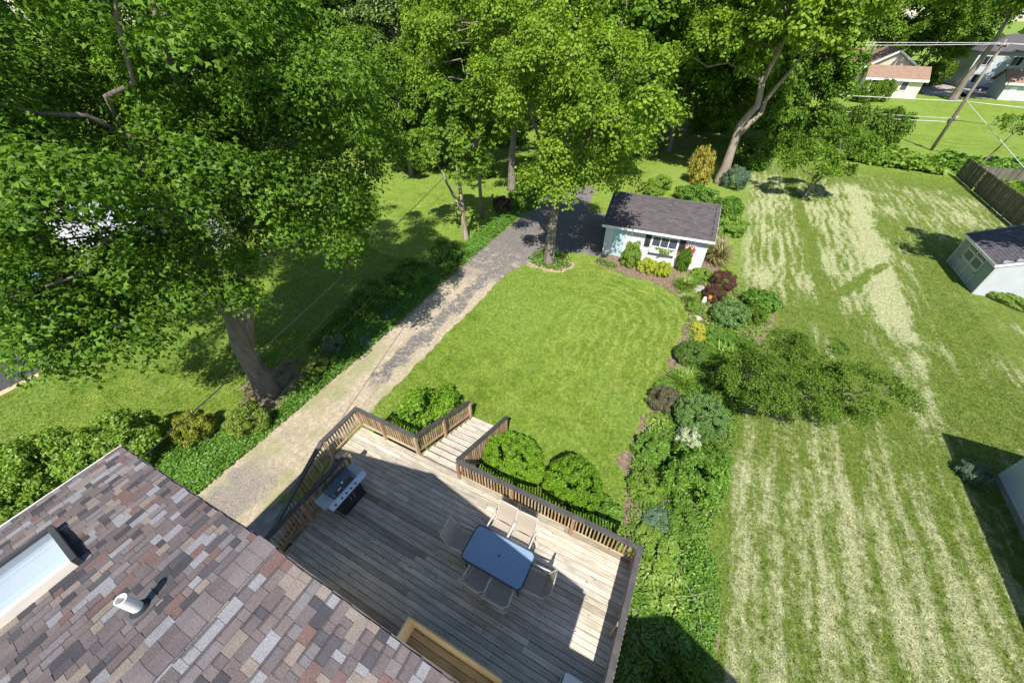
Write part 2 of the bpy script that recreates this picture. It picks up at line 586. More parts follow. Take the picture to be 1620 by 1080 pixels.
def drive_material():
    m, nt = new_mat('worn_driveway')
    t = NT(nt)
    p = t.pos()
    sep = t.n('ShaderNodeSeparateXYZ')
    t.l(p, sep.inputs[0])
    X, Y = sep.outputs[0], sep.outputs[1]
    n1 = t.noise(p, 0.9, 6, 0.7)
    n2 = t.noise(p, 6.0, 6, 0.7)
    n3 = t.noise(p, 28.0, 4, 0.7)
    dirt = t.ramp(n2, [(0.28, (0.23, 0.185, 0.13)), (0.5, (0.40, 0.335, 0.24)), (0.72, (0.54, 0.465, 0.35))])
    # grass growing through
    gm = t.math('MULTIPLY', t.step(t.noise(p, 0.7, 5, 0.65), 0.46, 0.60), t.step(n2, 0.40, 0.58))
    gm = t.math('MULTIPLY', gm, t.math('SUBTRACT', 1.0, t.step(Y, 8.5, 11.0)))
    dirt = t.mix(t.math('MULTIPLY', t.step(n1, 0.46, 0.66), 0.35), dirt, t.ramp(n3, [(0.3, (0.15, 0.125, 0.095)), (0.7, (0.33, 0.285, 0.22))]))
    dirt = t.mix(t.math('MULTIPLY', gm, 0.8), dirt, (0.19, 0.235, 0.07))
    # old crumbled asphalt
    ns = t.math('MULTIPLY', t.math('SUBTRACT', n1, 0.5), 2.6)
    d1 = t.math('ABSOLUTE', t.math('ADD', t.math('SUBTRACT', X, -10.7), ns))
    strip = t.math('MULTIPLY', t.math('SUBTRACT', 1.0, t.step(d1, 0.32, 0.52)), t.math('MULTIPLY', t.step(t.math('ADD', Y, ns), 7.2, 8.0), t.math('SUBTRACT', 1.0, t.step(Y, 30.0, 31.0))))
    far = t.math('MULTIPLY', t.step(t.math('ADD', Y, t.math('MULTIPLY', ns, 1.6)), 16.6, 18.4), 1.0)
    near = t.math('MULTIPLY', t.math('SUBTRACT', 1.0, t.step(t.math('ADD', Y, ns), 2.0, 3.0)), t.math('SUBTRACT', 1.0, t.step(t.math('ABSOLUTE', t.math('ADD', t.math('SUBTRACT', X, -11.4), ns)), 0.6, 1.0)))
    asph = t.math('MAXIMUM', strip, far)
    crumble = t.math('MULTIPLY', t.step(n2, 0.40, 0.50), t.step(t.noise(p, 1.7, 5, 0.7), 0.36, 0.46))
    asphm = t.math('MULTIPLY', asph, t.math('MAXIMUM', crumble, t.math('MULTIPLY', t.step(Y, 18.0, 23.0), 0.8)))
    acol = t.ramp(n3, [(0.3, (0.085, 0.080, 0.082)), (0.7, (0.215, 0.20, 0.195))])
    c = t.mix(asphm, dirt, acol)
    ncol = t.ramp(n3, [(0.3, (0.16, 0.14, 0.125)), (0.7, (0.34, 0.30, 0.255))])
    c = t.mix(t.math('MULTIPLY', near, t.step(n2, 0.30, 0.5)), c, ncol)
    vor = t.n('ShaderNodeTexVoronoi', feature='DISTANCE_TO_EDGE')
    t.l(p, vor.inputs['Vector'])
    vor.inputs['Scale'].default_value = 5.0
    crack = t.math('SUBTRACT', 1.0, t.step(vor.outputs['Distance'], 0.0, 0.035))
    c = t.mix(t.math('MULTIPLY', t.math('MULTIPLY', crack, 0.55), t.math('MAXIMUM', near, strip)), c, (0.07, 0.06, 0.05))
    c = t.mix(1.0, c, t.ramp(n3, [(0.25, (0.72, 0.72, 0.72)), (0.75, (1.22, 1.22, 1.22))]), 'MULTIPLY')
    h = t.math('ADD', n2, t.math('MULTIPLY', n3, 0.5))
    t.out(t.bsdf(c, 0.9, 0.15, 0.0, t.bump(h, 0.7, 0.03)))
    return m

MAT['grass'] = grass_material('lawn_grass')
MAT['blades'] = grass_material('lawn_blades', True)
MAT['drive'] = drive_material()
MAT['asphalt'] = plain('asphalt', (0.062, 0.06, 0.066), 0.85, 0.2, var=0.25, scale=3, bump=0.3)
MAT['concrete'] = plain('concrete', (0.33, 0.31, 0.28), 0.85, 0.2, var=0.25, scale=2.5, bump=0.3)
MAT['mulch'] = plain('mulch', (0.19, 0.14, 0.098), 0.95, 0.1, var=0.6, scale=7, bump=1.0)
MAT['straw_mulch'] = plain('straw_mulch', (0.37, 0.285, 0.19), 0.95, 0.1, var=0.6, scale=9, bump=1.0)
MAT['soil'] = plain('soil', (0.20, 0.165, 0.10), 0.95, 0.1, var=0.5, scale=2.5, bump=0.8)
MAT['tan_patio'] = plain('tan_patio', (0.50, 0.38, 0.24), 0.9, 0.15, var=0.2, scale=2, bump=0.2)
MAT['deck'] = wood('deck_board_wood', [(0.0, (0.251, 0.217, 0.171)), (0.15, (0.456, 0.399, 0.314)), (0.45, (0.547, 0.484, 0.382)), (0.6, (0.399, 0.359, 0.302)), (0.85, (0.65, 0.587, 0.484)), (1.0, (0.319, 0.296, 0.262))], 'x', rough=0.55)
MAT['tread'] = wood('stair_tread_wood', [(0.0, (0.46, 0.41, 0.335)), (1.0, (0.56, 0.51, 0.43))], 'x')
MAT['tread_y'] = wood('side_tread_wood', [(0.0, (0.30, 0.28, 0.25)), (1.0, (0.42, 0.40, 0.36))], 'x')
MAT['cedar'] = wood('rail_wood', [(0.0, (0.36, 0.215, 0.115)), (0.5, (0.47, 0.315, 0.185)), (1.0, (0.53, 0.42, 0.28))], 'z')
MAT['rail_x'] = wood('rail_wood_lengthwise', [(0.0, (0.42, 0.33, 0.21)), (1.0, (0.50, 0.41, 0.28))], 'x')
MAT['cap'] = plain('dark_rail_paint', (0.072, 0.066, 0.066), 0.55, 0.4, var=0.3, scale=5, bump=0.2)
MAT['beige_panel'] = plain('beige_panel', (0.78, 0.69, 0.48), 0.7, 0.3, var=0.12, scale=3)
MAT['white_trim'] = plain('white_trim', (0.78, 0.78, 0.75), 0.5, 0.4, var=0.06, scale=3)
MAT['sunlit_cream_trim'] = plain('sunlit_cream_trim', (0.74, 0.67, 0.56), 0.5, 0.4, var=0.08, scale=5)
MAT['pvc'] = plain('white_pvc', (0.8, 0.78, 0.74), 0.4, 0.4, var=0.08, scale=14)
MAT['dark_metal'] = plain('dark_bronze_metal', (0.035, 0.034, 0.036), 0.4, 0.5, var=0.15)
MAT['rubber'] = plain('black_rubber', (0.03, 0.03, 0.032), 0.6, 0.3)
MAT['white_siding'] = plain('white_siding', (0.62, 0.62, 0.61), 0.6, 0.3, var=0.06, scale=2)
MAT['shed_white'] = plain('shed_white_siding', (0.47, 0.49, 0.51), 0.6, 0.3, var=0.06, scale=2)
MAT['blue_siding'] = plain('pale_blue_siding', (0.47, 0.53, 0.56), 0.6, 0.3, var=0.06, scale=2)
MAT['green_siding'] = plain('grey_green_siding', (0.30, 0.355, 0.345), 0.6, 0.3, var=0.08, scale=2)
MAT['mint_siding'] = plain('pale_mint_siding', (0.50, 0.56, 0.52), 0.6, 0.3, var=0.06, scale=2)
MAT['beige_siding'] = plain('beige_siding', (0.56, 0.51, 0.37), 0.7, 0.3, var=0.06, scale=2)
MAT['cream_siding'] = plain('cream_siding', (0.72, 0.67, 0.50), 0.7, 0.3, var=0.05, scale=2)
MAT['door_blue'] = plain('pale_blue_door', (0.42, 0.56, 0.60), 0.45, 0.4, var=0.05, scale=2)
MAT['shutter'] = plain('charcoal_shutter', (0.035, 0.037, 0.045), 0.6, 0.3)
MAT['stone'] = plain('field_stone', (0.36, 0.33, 0.29), 0.9, 0.2, var=0.4, scale=3, bump=0.6)
MAT['flagstone'] = plain('flagstone', (0.24, 0.235, 0.225), 0.9, 0.2, var=0.35, scale=2.5, bump=0.5)
MAT['fence'] = wood('weathered_fence_wood', [(0.0, (0.115, 0.098, 0.075)), (0.5, (0.16, 0.138, 0.105)), (1.0, (0.21, 0.185, 0.145))], 'z')
MAT['pole_wood'] = wood('utility_pole_wood', [(0.0, (0.22, 0.18, 0.14)), (1.0, (0.25, 0.21, 0.17))], 'z')
MAT['wire'] = plain('pale_cable', (0.55, 0.54, 0.54), 0.5, 0.4)
MAT['black_wire'] = plain('black_cable', (0.03, 0.03, 0.035), 0.4, 0.5)

def bark(name, lo, hi, sc=6.0):
    m, nt = new_mat(name)
    t = NT(nt)
    v = t.obj((sc, sc, sc * 0.16))
    n = t.noise(v, 1.0, 7, 0.7, 0.6)
    c = t.ramp(n, [(0.3, lo), (0.68, hi)])
    c = t.mix(t.step(t.noise(t.obj(), 1.1, 3), 0.45, 0.62), c, tuple(x * 0.75 for x in hi))
    t.out(t.bsdf(c, 0.9, 0.15, 0.0, t.bump(n, 0.9, 0.05)))
    return m
MAT['bark'] = bark('maple_bark', (0.075, 0.060, 0.048), (0.29, 0.245, 0.20))
MAT['bark_pale'] = bark('pale_bark', (0.15, 0.12, 0.09), (0.42, 0.345, 0.265), 7)

def roof_tab_material(name, rnd, palette, grain=70.0, band=False):
    m, nt = new_mat(name)
    t = NT(nt)
    r = t.rnd(rnd)
    c = t.ramp(r, palette, 'CONSTANT')
    g = t.noise(t.pos(), grain, 3, 0.8)
    c = t.mix(1.0, c, t.ramp(g, [(0.3, (0.62, 0.62, 0.62)), (0.7, (1.36, 1.34, 1.32))]), 'MULTIPLY')
    if band:
        sp = t.n('ShaderNodeSeparateXYZ')
        t.l(t.obj(), sp.inputs[0])
        r2 = t.math('FRACT', t.math('MULTIPLY', r, 7.31))
        edge_ = t.math('MULTIPLY', t.math('SUBTRACT', 1.0, t.step(t.math('ADD', sp.outputs[0], t.math('MULTIPLY', t.math('SUBTRACT', g, 0.5), 0.25)), 0.16, 0.30)), t.step(r2, 0.35, 0.5))
        c = t.mix(t.math('MULTIPLY', edge_, 0.75), c, (0.052, 0.048, 0.052))
    bl = t.noise(t.pos(), 2.2, 3, 0.6)
    c = t.mix(1.0, c, t.ramp(bl, [(0.3, (0.85, 0.85, 0.85)), (0.7, (1.12, 1.12, 1.12))]), 'MULTIPLY')
    t.out(t.bsdf(c, 0.92, 0.15, 0.0, t.bump(g, 0.5, 0.004)))
    return m
TABS = [(0.0, (0.112, 0.097, 0.100)), (0.16, (0.142, 0.118, 0.116)), (0.28, (0.200, 0.168, 0.147)), (0.37, (0.055, 0.054, 0.060)), (0.49, (0.212, 0.209, 0.226)),
        (0.59, (0.126, 0.101, 0.101)), (0.72, (0.150, 0.137, 0.142)), (0.82, (0.135, 0.088, 0.082)), (0.89, (0.078, 0.074, 0.081)), (0.95, (0.182, 0.155, 0.138))]
MAT['tab'] = roof_tab_material('mixed_brown_shingle', 'object', TABS, band=True)
MAT['tab_joined'] = roof_tab_material('mixed_brown_shingle_joined', 'island', TABS)
MAT['ridge_tab'] = roof_tab_material('ridge_shingle', 'object', [(0.0, (0.122, 0.103, 0.107)), (0.35, (0.140, 0.122, 0.126)), (0.7, (0.110, 0.093, 0.098))])

def course_roof(name, lo, hi, tint=(1, 1, 1)):
    m, nt = new_mat(name)
    t = NT(nt)
    br = t.n('ShaderNodeTexBrick')
    v = t.obj((1, 1, 1))
    t.l(v, br.inputs['Vector'])
    br.inputs['Scale'].default_value = 1.0
    br.inputs['Brick Width'].default_value = 0.33
    br.inputs['Row Height'].default_value = 0.14
    br.inputs['Mortar Size'].default_value = 0.008
    br.inputs['Color1'].default_value = col4(lo)
    br.inputs['Color2'].default_value = col4(hi)
    br.inputs['Mortar'].default_value = col4(tuple(x * 0.82 for x in lo))
    g = t.noise(v, 40, 3, 0.7)
    c = t.mix(1.0, br.outputs['Color'], t.ramp(g, [(0.3, (0.75, 0.75, 0.75)), (0.7, (1.25, 1.25, 1.25))]), 'MULTIPLY')
    t.out(t.bsdf(c, 0.92, 0.15))
    return m
MAT['dark_roof'] = course_roof('charcoal_brown_shingles', (0.078, 0.068, 0.070), (0.118, 0.103, 0.104))
MAT['shed_roof'] = course_roof('charcoal_shingles', (0.085, 0.078, 0.090), (0.125, 0.115, 0.128))
MAT['brown_roof'] = course_roof('tan_brown_shingles', (0.24, 0.155, 0.115), (0.32, 0.215, 0.16))
MAT['grey_roof'] = course_roof('grey_shingles', (0.30, 0.30, 0.31), (0.40, 0.40, 0.42))

def glass_pane(name, tint, fac=0.35, rough=0.05, body=(0.03, 0.04, 0.06)):
    m, nt = new_mat(name)
    t = NT(nt)
    tr = t.n('ShaderNodeBsdfTransparent')
    tr.inputs['Color'].default_value = col4(tint)
    b = t.bsdf(body, rough, 0.6)
    mx = t.n('ShaderNodeMixShader')
    mx.inputs[0].default_value = fac
    t.l(tr.outputs[0], mx.inputs[1])
    t.l(b, mx.inputs[2])
    t.out(mx.outputs[0])
    return m
MAT['window_glass'] = glass_pane('window_glass', (0.4, 0.43, 0.5), 0.7, 0.04, (0.10, 0.11, 0.15))
def lit_pane(name, c, k):
    m, nt = new_mat(name)
    t = NT(nt)
    e = t.n('ShaderNodeEmission')
    e.inputs['Color'].default_value = col4(c)
    e.inputs['Strength'].default_value = k
    t.out(e.outputs[0])
    return m
MAT['lit_pane'] = lit_pane('lit_window', (1.0, 0.80, 0.52), 0.55)
MAT['dark_glass'] = glass_pane('dark_window_glass', (0.2, 0.2, 0.22), 0.85, 0.04, (0.03, 0.035, 0.05))
MAT['skylight_glass'] = glass_pane('skylight_glass', (0.95, 0.97, 0.98), 0.22, 0.03, (0.55, 0.62, 0.70))
MAT['table_glass'] = glass_pane('blue_tinted_table_glass', (0.66, 0.79, 0.92), 0.46, 0.10, (0.40, 0.54, 0.72))
def sling_mat():
    m, nt = new_mat('beige_mesh_sling')
    t = NT(nt)
    w = t.n('ShaderNodeTexWave', wave_type='BANDS', bands_direction='X')
    t.l(t.obj((1, 1, 1)), w.inputs['Vector'])
    w.inputs['Scale'].default_value = 60
    c = t.ramp(w.outputs['Fac'], [(0.2, (0.38, 0.325, 0.265)), (0.8, (0.47, 0.41, 0.335))])
    tr = t.n('ShaderNodeBsdfTransparent')
    mx = t.n('ShaderNodeMixShader')
    mx.inputs[0].default_value = 0.80
    t.l(tr.outputs[0], mx.inputs[1])
    t.l(t.bsdf(c, 0.8, 0.2), mx.inputs[2])
    t.out(mx.outputs[0])
    return m
MAT['sling'] = sling_mat()
MAT['chair_frame'] = plain('ivory_powder_coat', (0.52, 0.49, 0.44), 0.4, 0.4, var=0.06)
MAT['table_frame'] = plain('navy_table_rim', (0.030, 0.042, 0.070), 0.4, 0.5, var=0.1)
MAT['grill_steel'] = plain('brushed_steel', (0.50, 0.54, 0.58), 0.35, 0.5, metal=0.55, var=0.06, scale=20)
MAT['grill_black'] = plain('grill_black_enamel', (0.018, 0.02, 0.022), 0.35, 0.5)
MAT['grill_lid'] = plain('grill_lid_enamel', (0.035, 0.06, 0.07), 0.18, 0.6)
MAT['cooler_blue'] = plain('cooler_blue_plastic', (0.05, 0.16, 0.36), 0.4, 0.4, var=0.05)
MAT['cooler_white'] = plain('cooler_white_plastic', (0.78, 0.77, 0.73), 0.4, 0.4, var=0.05)
MAT['car_paint'] = plain('dark_navy_car_paint', (0.012, 0.016, 0.035), 0.15, 0.6, var=0.1)
MAT['car_silver'] = plain('silver_car_paint', (0.45, 0.46, 0.48), 0.2, 0.6, var=0.05)
MAT['tyre'] = plain('tyre_rubber', (0.02, 0.02, 0.02), 0.8, 0.2)
MAT['orange'] = plain('orange_terracotta', (0.62, 0.20, 0.06), 0.6, 0.3)
MAT['red_flower'] = plain('red_petals', (0.55, 0.05, 0.03), 0.6, 0.3)

# leaves: dark, light
LM = {
    'maple': leaf_mat('maple_leaf', (0.026, 0.070, 0.005), (0.150, 0.275, 0.020), 0.32, 0.5, 0.2),
    'bright': leaf_mat('silver_maple_leaf', (0.070, 0.140, 0.008), (0.275, 0.400, 0.036), 0.38, 0.5, 0.22),
    'mid': leaf_mat('broad_tree_leaf', (0.045, 0.105, 0.008), (0.195, 0.320, 0.028), 0.36, 0.5, 0.2),
    'deep': leaf_mat('deep_green_leaf', (0.042, 0.098, 0.008), (0.165, 0.285, 0.028), 0.34, 0.5, 0.2),
    'conifer': leaf_mat('conifer_foliage', (0.058, 0.111, 0.021), (0.168, 0.245, 0.049), 0.2),
    'yew': leaf_mat('yew_foliage', (0.085, 0.150, 0.014), (0.290, 0.370, 0.055), 0.2),
    'yew_gold': leaf_mat('golden_yew_foliage', (0.130, 0.165, 0.012), (0.360, 0.385, 0.050), 0.2),
    'laurel': leaf_mat('glossy_hedge_leaf', (0.065, 0.150, 0.009), (0.225, 0.400, 0.028), 0.3, 0.45, 0.3),
    'box': leaf_mat('boxwood_leaf', (0.040, 0.095, 0.014), (0.135, 0.240, 0.034), 0.2),
    'ball': leaf_mat('round_shrub_leaf', (0.060, 0.135, 0.030), (0.200, 0.340, 0.090), 0.25),
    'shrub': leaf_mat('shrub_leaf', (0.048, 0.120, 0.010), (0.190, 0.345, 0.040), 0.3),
    'fresh': leaf_mat('fresh_green_leaf', (0.099, 0.187, 0.017), (0.276, 0.414, 0.060), 0.35),
    'lime': leaf_mat('lime_leaf', (0.26, 0.33, 0.020), (0.50, 0.55, 0.055), 0.35),
    'yellow': leaf_mat('yellow_green_leaf', (0.34, 0.34, 0.03), (0.62, 0.58, 0.10), 0.3),
    'gold': leaf_mat('golden_cypress_foliage', (0.17, 0.16, 0.02), (0.44, 0.38, 0.06), 0.2),
    'red': leaf_mat('barberry_leaf', (0.058, 0.026, 0.021), (0.188, 0.075, 0.057), 0.25),
    'purple': leaf_mat('purple_bronze_leaf', (0.066, 0.070, 0.038), (0.195, 0.182, 0.098), 0.2),
    'white': leaf_mat('variegated_leaf', (0.30, 0.38, 0.20), (0.64, 0.68, 0.48), 0.25),
    'blue': leaf_mat('blue_green_leaf', (0.070, 0.130, 0.070), (0.175, 0.260, 0.165), 0.25),
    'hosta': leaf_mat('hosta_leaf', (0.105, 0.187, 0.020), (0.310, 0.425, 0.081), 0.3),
    'cover': leaf_mat('groundcover_leaf', (0.054, 0.138, 0.014), (0.175, 0.338, 0.045), 0.3),
    'plume': leaf_mat('dry_grass_blade', (0.25, 0.24, 0.10), (0.58, 0.52, 0.30), 0.3),
    'crab': leaf_mat('crabapple_leaf', (0.045, 0.100, 0.008), (0.150, 0.245, 0.026), 0.3, 0.5, 0.2),
}

# ------------------------------------------------------------------ ground
gm = MB()
gm.poly([(-900, -700, 0), (900, -700, 0), (900, 1100, 0), (-900, 1100, 0)])
structure('ground', gm, MAT['grass'])

def ragged(pts, seed, amp=0.12, step=0.35):
    rng = random.Random(seed)
    out = []
    n = len(pts)
    for i in range(n):
        a, b = Vector(pts[i]), Vector(pts[(i + 1) % n])
        L = (b - a).length
        k = max(1, int(L / step))
        nx = Vector((-(b - a).y, (b - a).x)).normalized() if L > 0 else Vector((0, 0))
        for j in range(k):
            q = a + (b - a) * (j / k) + nx * rng.uniform(-amp, amp)
            out.append((q.x, q.y))
    return out

def flat(name, pts, z, m, seed=1, amp=0.1, step=0.35):
    mb = MB()
    mb.poly([(x, y, z) for x, y in ragged(pts, seed, amp, step)])
    return structure(name, mb, m)

flat('driveway', [(-12.5, -14), (-9.72, -14), (-9.72, 18.6), (-8.9, 20.6), (-8.2, 22.8), (-5.0, 23.4), (-5.3, 30.2), (-8.4, 30.6), (-9.4, 36), (-12.4, 36), (-12.9, 20), (-12.6, 9)], 0.008, MAT['drive'], 3, 0.09)
flat('asphalt_drive', [(-60, -30), (-24.9, -30), (-24.9, 2.2), (-25.3, 5.2), (-27.5, 4.4), (-60, 4.0)], 0.008, MAT['asphalt'], 5, 0.04, 0.8)
flat('drive_edge_strip', [(-24.9, -30), (-24.55, -30), (-24.55, 2.3), (-24.9, 2.2)], 0.012, MAT['tan_patio'], 6, 0.05, 0.4)
flat('sand_patio', [(-31.5, 4.2), (-26.2, 4.5), (-25.4, 5.4), (-27.6, 6.6), (-31.0, 6.3)], 0.014, MAT['tan_patio'], 7, 0.1)
flat('tree_soil', [(-15.8, 4.6), (-13.7, 3.8), (-13.0, 5.4), (-13.6, 7.0), (-15.6, 6.8)], 0.010, MAT['soil'], 8, 0.25, 0.4)
flat('tree_ring_soil', [(-9.1, 20.0), (-7.0, 19.9), (-6.2, 21.0), (-6.9, 22.4), (-8.6, 22.2)], 0.014, MAT['straw_mulch'], 9, 0.2, 0.35)
flat('garage_bed', [(-5.2, 22.3), (-3.6, 21.8), (-1.4, 21.6), (0.2, 21.0), (1.0, 19.6), (1.1, 17.4), (0.8, 15.2), (0.9, 13.0), (0.4, 11.0), (0.35, 9.4), (0.0, 8.6), (0.5, 7.9),
                    (0.8, 6.6), (1.3, 5.0), (1.4, 0.3), (3.4, 0.3), (3.7, 5.0), (3.0, 7.2), (3.5, 8.6), (3.6, 11.0), (3.8, 14.0), (4.0, 16.4), (4.4, 18.0), (5.4, 20.6), (5.2, 22.6),
                    (3.6, 23.2), (2.2, 25.0), (2.4, 30.0), (1.3, 30.0), (1.2, 24.6), (-5.1, 23.9)], 0.010, MAT['mulch'], 10, 0.15, 0.3)
def strip(name, pts, w, z, m, seed):
    rng = random.Random(seed)
    L, Rr = [], []
    for i, p in enumerate(pts):
        a, b = Vector(pts[max(0, i - 1)]), Vector(pts[min(len(pts) - 1, i + 1)])
        n = Vector((-(b - a).y, (b - a).x)).normalized()
        k = w * rng.uniform(0.7, 1.3) / 2
        L.append((p[0] + n.x * k, p[1] + n.y * k, z))
        Rr.append((p[0] - n.x * k, p[1] - n.y * k, z))
    mb = MB()
    for i in range(len(pts) - 1):
        mb.poly([L[i], L[i + 1], Rr[i + 1], Rr[i]])
    return structure(name, mb, m)
edge = [(-5.0, 22.25), (-4.3, 22.0), (-3.6, 21.75), (-2.5, 21.65), (-1.4, 21.5), (-0.5, 21.3), (0.25, 20.9), (0.8, 20.2), (1.05, 19.4), (1.15, 18.4), (1.1, 17.4)]
edge2 = [(0.9, 12.9), (0.6, 12.0), (0.45, 11.2), (0.25, 10.4), (0.1, 9.6), (0.0, 8.9), (0.3, 8.3), (0.75, 7.6), (0.95, 6.8), (1.25, 6.1), (1.5, 5.3)]
flat('front_walk', [(-9.9, 0.1), (-7.1, 0.1), (-7.15, 0.75), (-8.3, 1.0), (-8.6, 2.0), (-9.3, 2.2), (-9.95, 1.6)], 0.016, MAT['flagstone'], 12, 0.06, 0.3)
flat('far_road', [(-200, 146), (260, 158), (260, 163), (-200, 151)], 0.03, MAT['asphalt'], 13, 0.0, 30)
flat('far_drive', [(33, 116), (40, 116), (44, 156), (37, 156)], 0.034, MAT['concrete'], 14, 0.0, 30)
flat('far_asphalt', [(37.5, 117.2), (47, 115.2), (53, 131), (42, 131)], 0.034, MAT['concrete'], 15, 0.0, 30)

# ------------------------------------------------------------------ the house under the camera
XR, ZR, SL = -3.55, 7.60, 0.26         # ridge x, ridge z, roof slope
XE_L, XE_R = -8.40, 1.30
YF, YB = 0.33, -10.0                   # gable overhang, back end
def roof_z(x): return ZR - SL * abs(x - XR)

house = thing('house', 'house with mixed brown and grey shingle gable roof in the foreground', 'house', (-3.55, -5.0, 0.0))
MAT['brown_trim'] = plain('brown_drip_edge', (0.10, 0.085, 0.08), 0.6, 0.3)
# walls with lap siding
def lap_wall(mb, p, q, z0, z1, top=None, exp=0.12, proud=0.012):
    """lap siding from p to q (xy), outward = left of pq; top(s) optional ceiling height for gables"""
    p, q = Vector(p), Vector(q)
    d = (q - p).normalized()
    nx = Vector((-d.y, d.x))
    L = (q - p).length
    z = z0
    while z < z1 - 1e-4:
        zt = min(z + exp, z1)
        s0, s1 = 0.0, L
        if top is not None:
            s0, s1 = top(z + 1e-3, L)
            if s1 - s0 < 0.05: break
        a, b = p + d * s0, p + d * s1
        o = nx * proud
        mb.add([(a.x + o.x, a.y + o.y, z), (b.x + o.x, b.y + o.y, z), (b.x, b.y, zt), (a.x, a.y, zt), (a.x, a.y, z), (b.x, b.y, z)],
               [(0, 1, 2, 3), (4, 5, 1, 0)])
        z = zt
wx0, wx1 = -8.0, 0.9
def gable_cut(zz, L):
    if zz < roof_z(wx0) - 0.1: return 0, L
    half = (ZR - 0.1 - zz) / SL
    c = abs(wx1 - XR)
    return max(0, c - half), min(L, c + half)
mb = MB()
lap_wall(mb, (wx0, 0.0), (wx1, 0.0), 0.0, ZR - 0.12, gable_cut)
lap_wall(mb, (wx0, YB + 0.3), (wx0, 0.0), 0.0, roof_z(wx0) - 0.08)
lap_wall(mb, (wx1, 0.0), (wx1, YB + 0.3), 0.0, roof_z(wx1) - 0.08)
wall = mb.obj('wall', MAT['beige_siding'], house)
# sliding door and window in the gable wall
for xa, xb in ((-5.35, -4.05), (-2.95, -0.95)):
    g = MB(); g.box(xa, xb, 0.014, 0.05, 1.72, 3.80); dr = g.obj('sliding_door', MAT['white_trim'], house)
    mid_ = (xa + xb) / 2
    for x0, x1 in ((xa + 0.08, mid_ - 0.03), (mid_ + 0.03, xb - 0.08)):
        g = MB(); g.box(x0, x1, 0.05, 0.058, 1.84, 3.70); g.obj('lit_pane', MAT['lit_pane'], dr)

# roof deck (slab under the shingles), fascia, gutter
mb = MB()
T = 0.12
SKX0, SKX1, SKY0, SKY1 = -7.12, -5.95, -2.55, -0.87
HX0, HX1, HY0, HY1 = SKX0 + 0.06, SKX1 - 0.06, SKY0 + 0.06, SKY1 - 0.06
def slope_quad(x0, x1, y0, y1):
    mb.add([(x0, y0, roof_z(x0)), (x1, y0, roof_z(x1)), (x1, y1, roof_z(x1)), (x0, y1, roof_z(x0))], [(0, 1, 2, 3)])
    mb.add([(x0, y0, roof_z(x0) - T), (x1, y0, roof_z(x1) - T), (x1, y1, roof_z(x1) - T), (x0, y1, roof_z(x0) - T)], [(3, 2, 1, 0)])
slope_quad(XE_L, HX0, YB, YF)
slope_quad(HX1, XR, YB, YF)
slope_quad(HX0, HX1, YB, HY0)
slope_quad(HX0, HX1, HY1, YF)
slope_quad(XR, XE_R, YB, YF)
for yy in (YB, YF):
    mb.add([(XE_L, yy, roof_z(XE_L)), (XR, yy, ZR), (XE_R, yy, roof_z(XE_R)), (XE_R, yy, roof_z(XE_R) - T), (XR, yy, ZR - T), (XE_L, yy, roof_z(XE_L) - T)], [(0, 1, 4, 5), (1, 2, 3, 4)])
for xx in (XE_L, XE_R):
    mb.add([(xx, YB, roof_z(xx)), (xx, YF, roof_z(xx)), (xx, YF, roof_z(xx) - T), (xx, YB, roof_z(xx) - T)], [(0, 1, 2, 3)])
roof = mb.obj('roof', MAT['tab_joined'], house)
mb = MB()
for x0, x1 in ((XE_L, XR), (XR, XE_R)):
    mb.beam((x0, YF + 0.012, roof_z(x0) - 0.10), (x1, YF + 0.012, roof_z(x1) - 0.10), 0.02, 0.17)
mb.obj('rake_board', MAT['brown_trim'], roof)
for sx, xe in ((-1, XE_L), (1, XE_R)):
    mb = MB()
    z = roof_z(xe)
    prof = [(-0.01, -0.03), (-0.01, -0.14), (0.06, -0.14), (0.085, -0.03), (0.072, -0.03), (0.054, -0.128), (0.002, -0.128), (0.002, -0.03)]
    n = len(prof)
    vv = [(xe + sx * a, YB, z + b) for a, b in prof] + [(xe + sx * a, YF + 0.02, z + b) for a, b in prof]
    mb.add(vv, [(i, (i + 1) % n, n + (i + 1) % n, n + i) for i in range(n)] + [tuple(range(n)), tuple(range(n, 2 * n))[::-1]])
    mb.obj('gutter', MAT['white_trim'], roof)

# shingle tabs: courses run along y; each tab is one piece, the 300 that show largest are objects, the rest one joined part
EXP = 0.142
tabs = []
rng = random.Random(11)
YMIN = -3.6
def on_roof(side, d, y):
    """d = distance from the ridge down the slope (horizontal)"""
    x = XR + side * d
    return x, y, roof_z(x)
CS = math.cos(math.atan(SL))
half_w = {-1: XR - XE_L, 1: XE_R - XR}
for side in (-1, 1):
    nc = int(half_w[side] / (EXP * CS))
    for i in range(nc):
        d1 = half_w[side] - i * EXP * CS          # lower edge of the course
        y = YF + 0.01 - rng.uniform(0.0, 0.02)
        while y > YMIN:
            w = rng.choice((0.08, 0.10, 0.12, 0.14, 0.16, 0.19, 0.22, 0.26))
            x = XR + side * (d1 - EXP * CS / 2)
            yc = y - w / 2
            th = rng.choice((0.005, 0.007, 0.012, 0.014))
            if not (SKX0 - 0.02 < x < SKX1 + 0.02 and SKY0 < yc < SKY1 + 0.02):
                dist = math.sqrt(x * x + yc * yc + (12.5 - roof_z(x)) ** 2)
                tabs.append((side, d1, y, w, th, dist, x, yc))
            y -= w
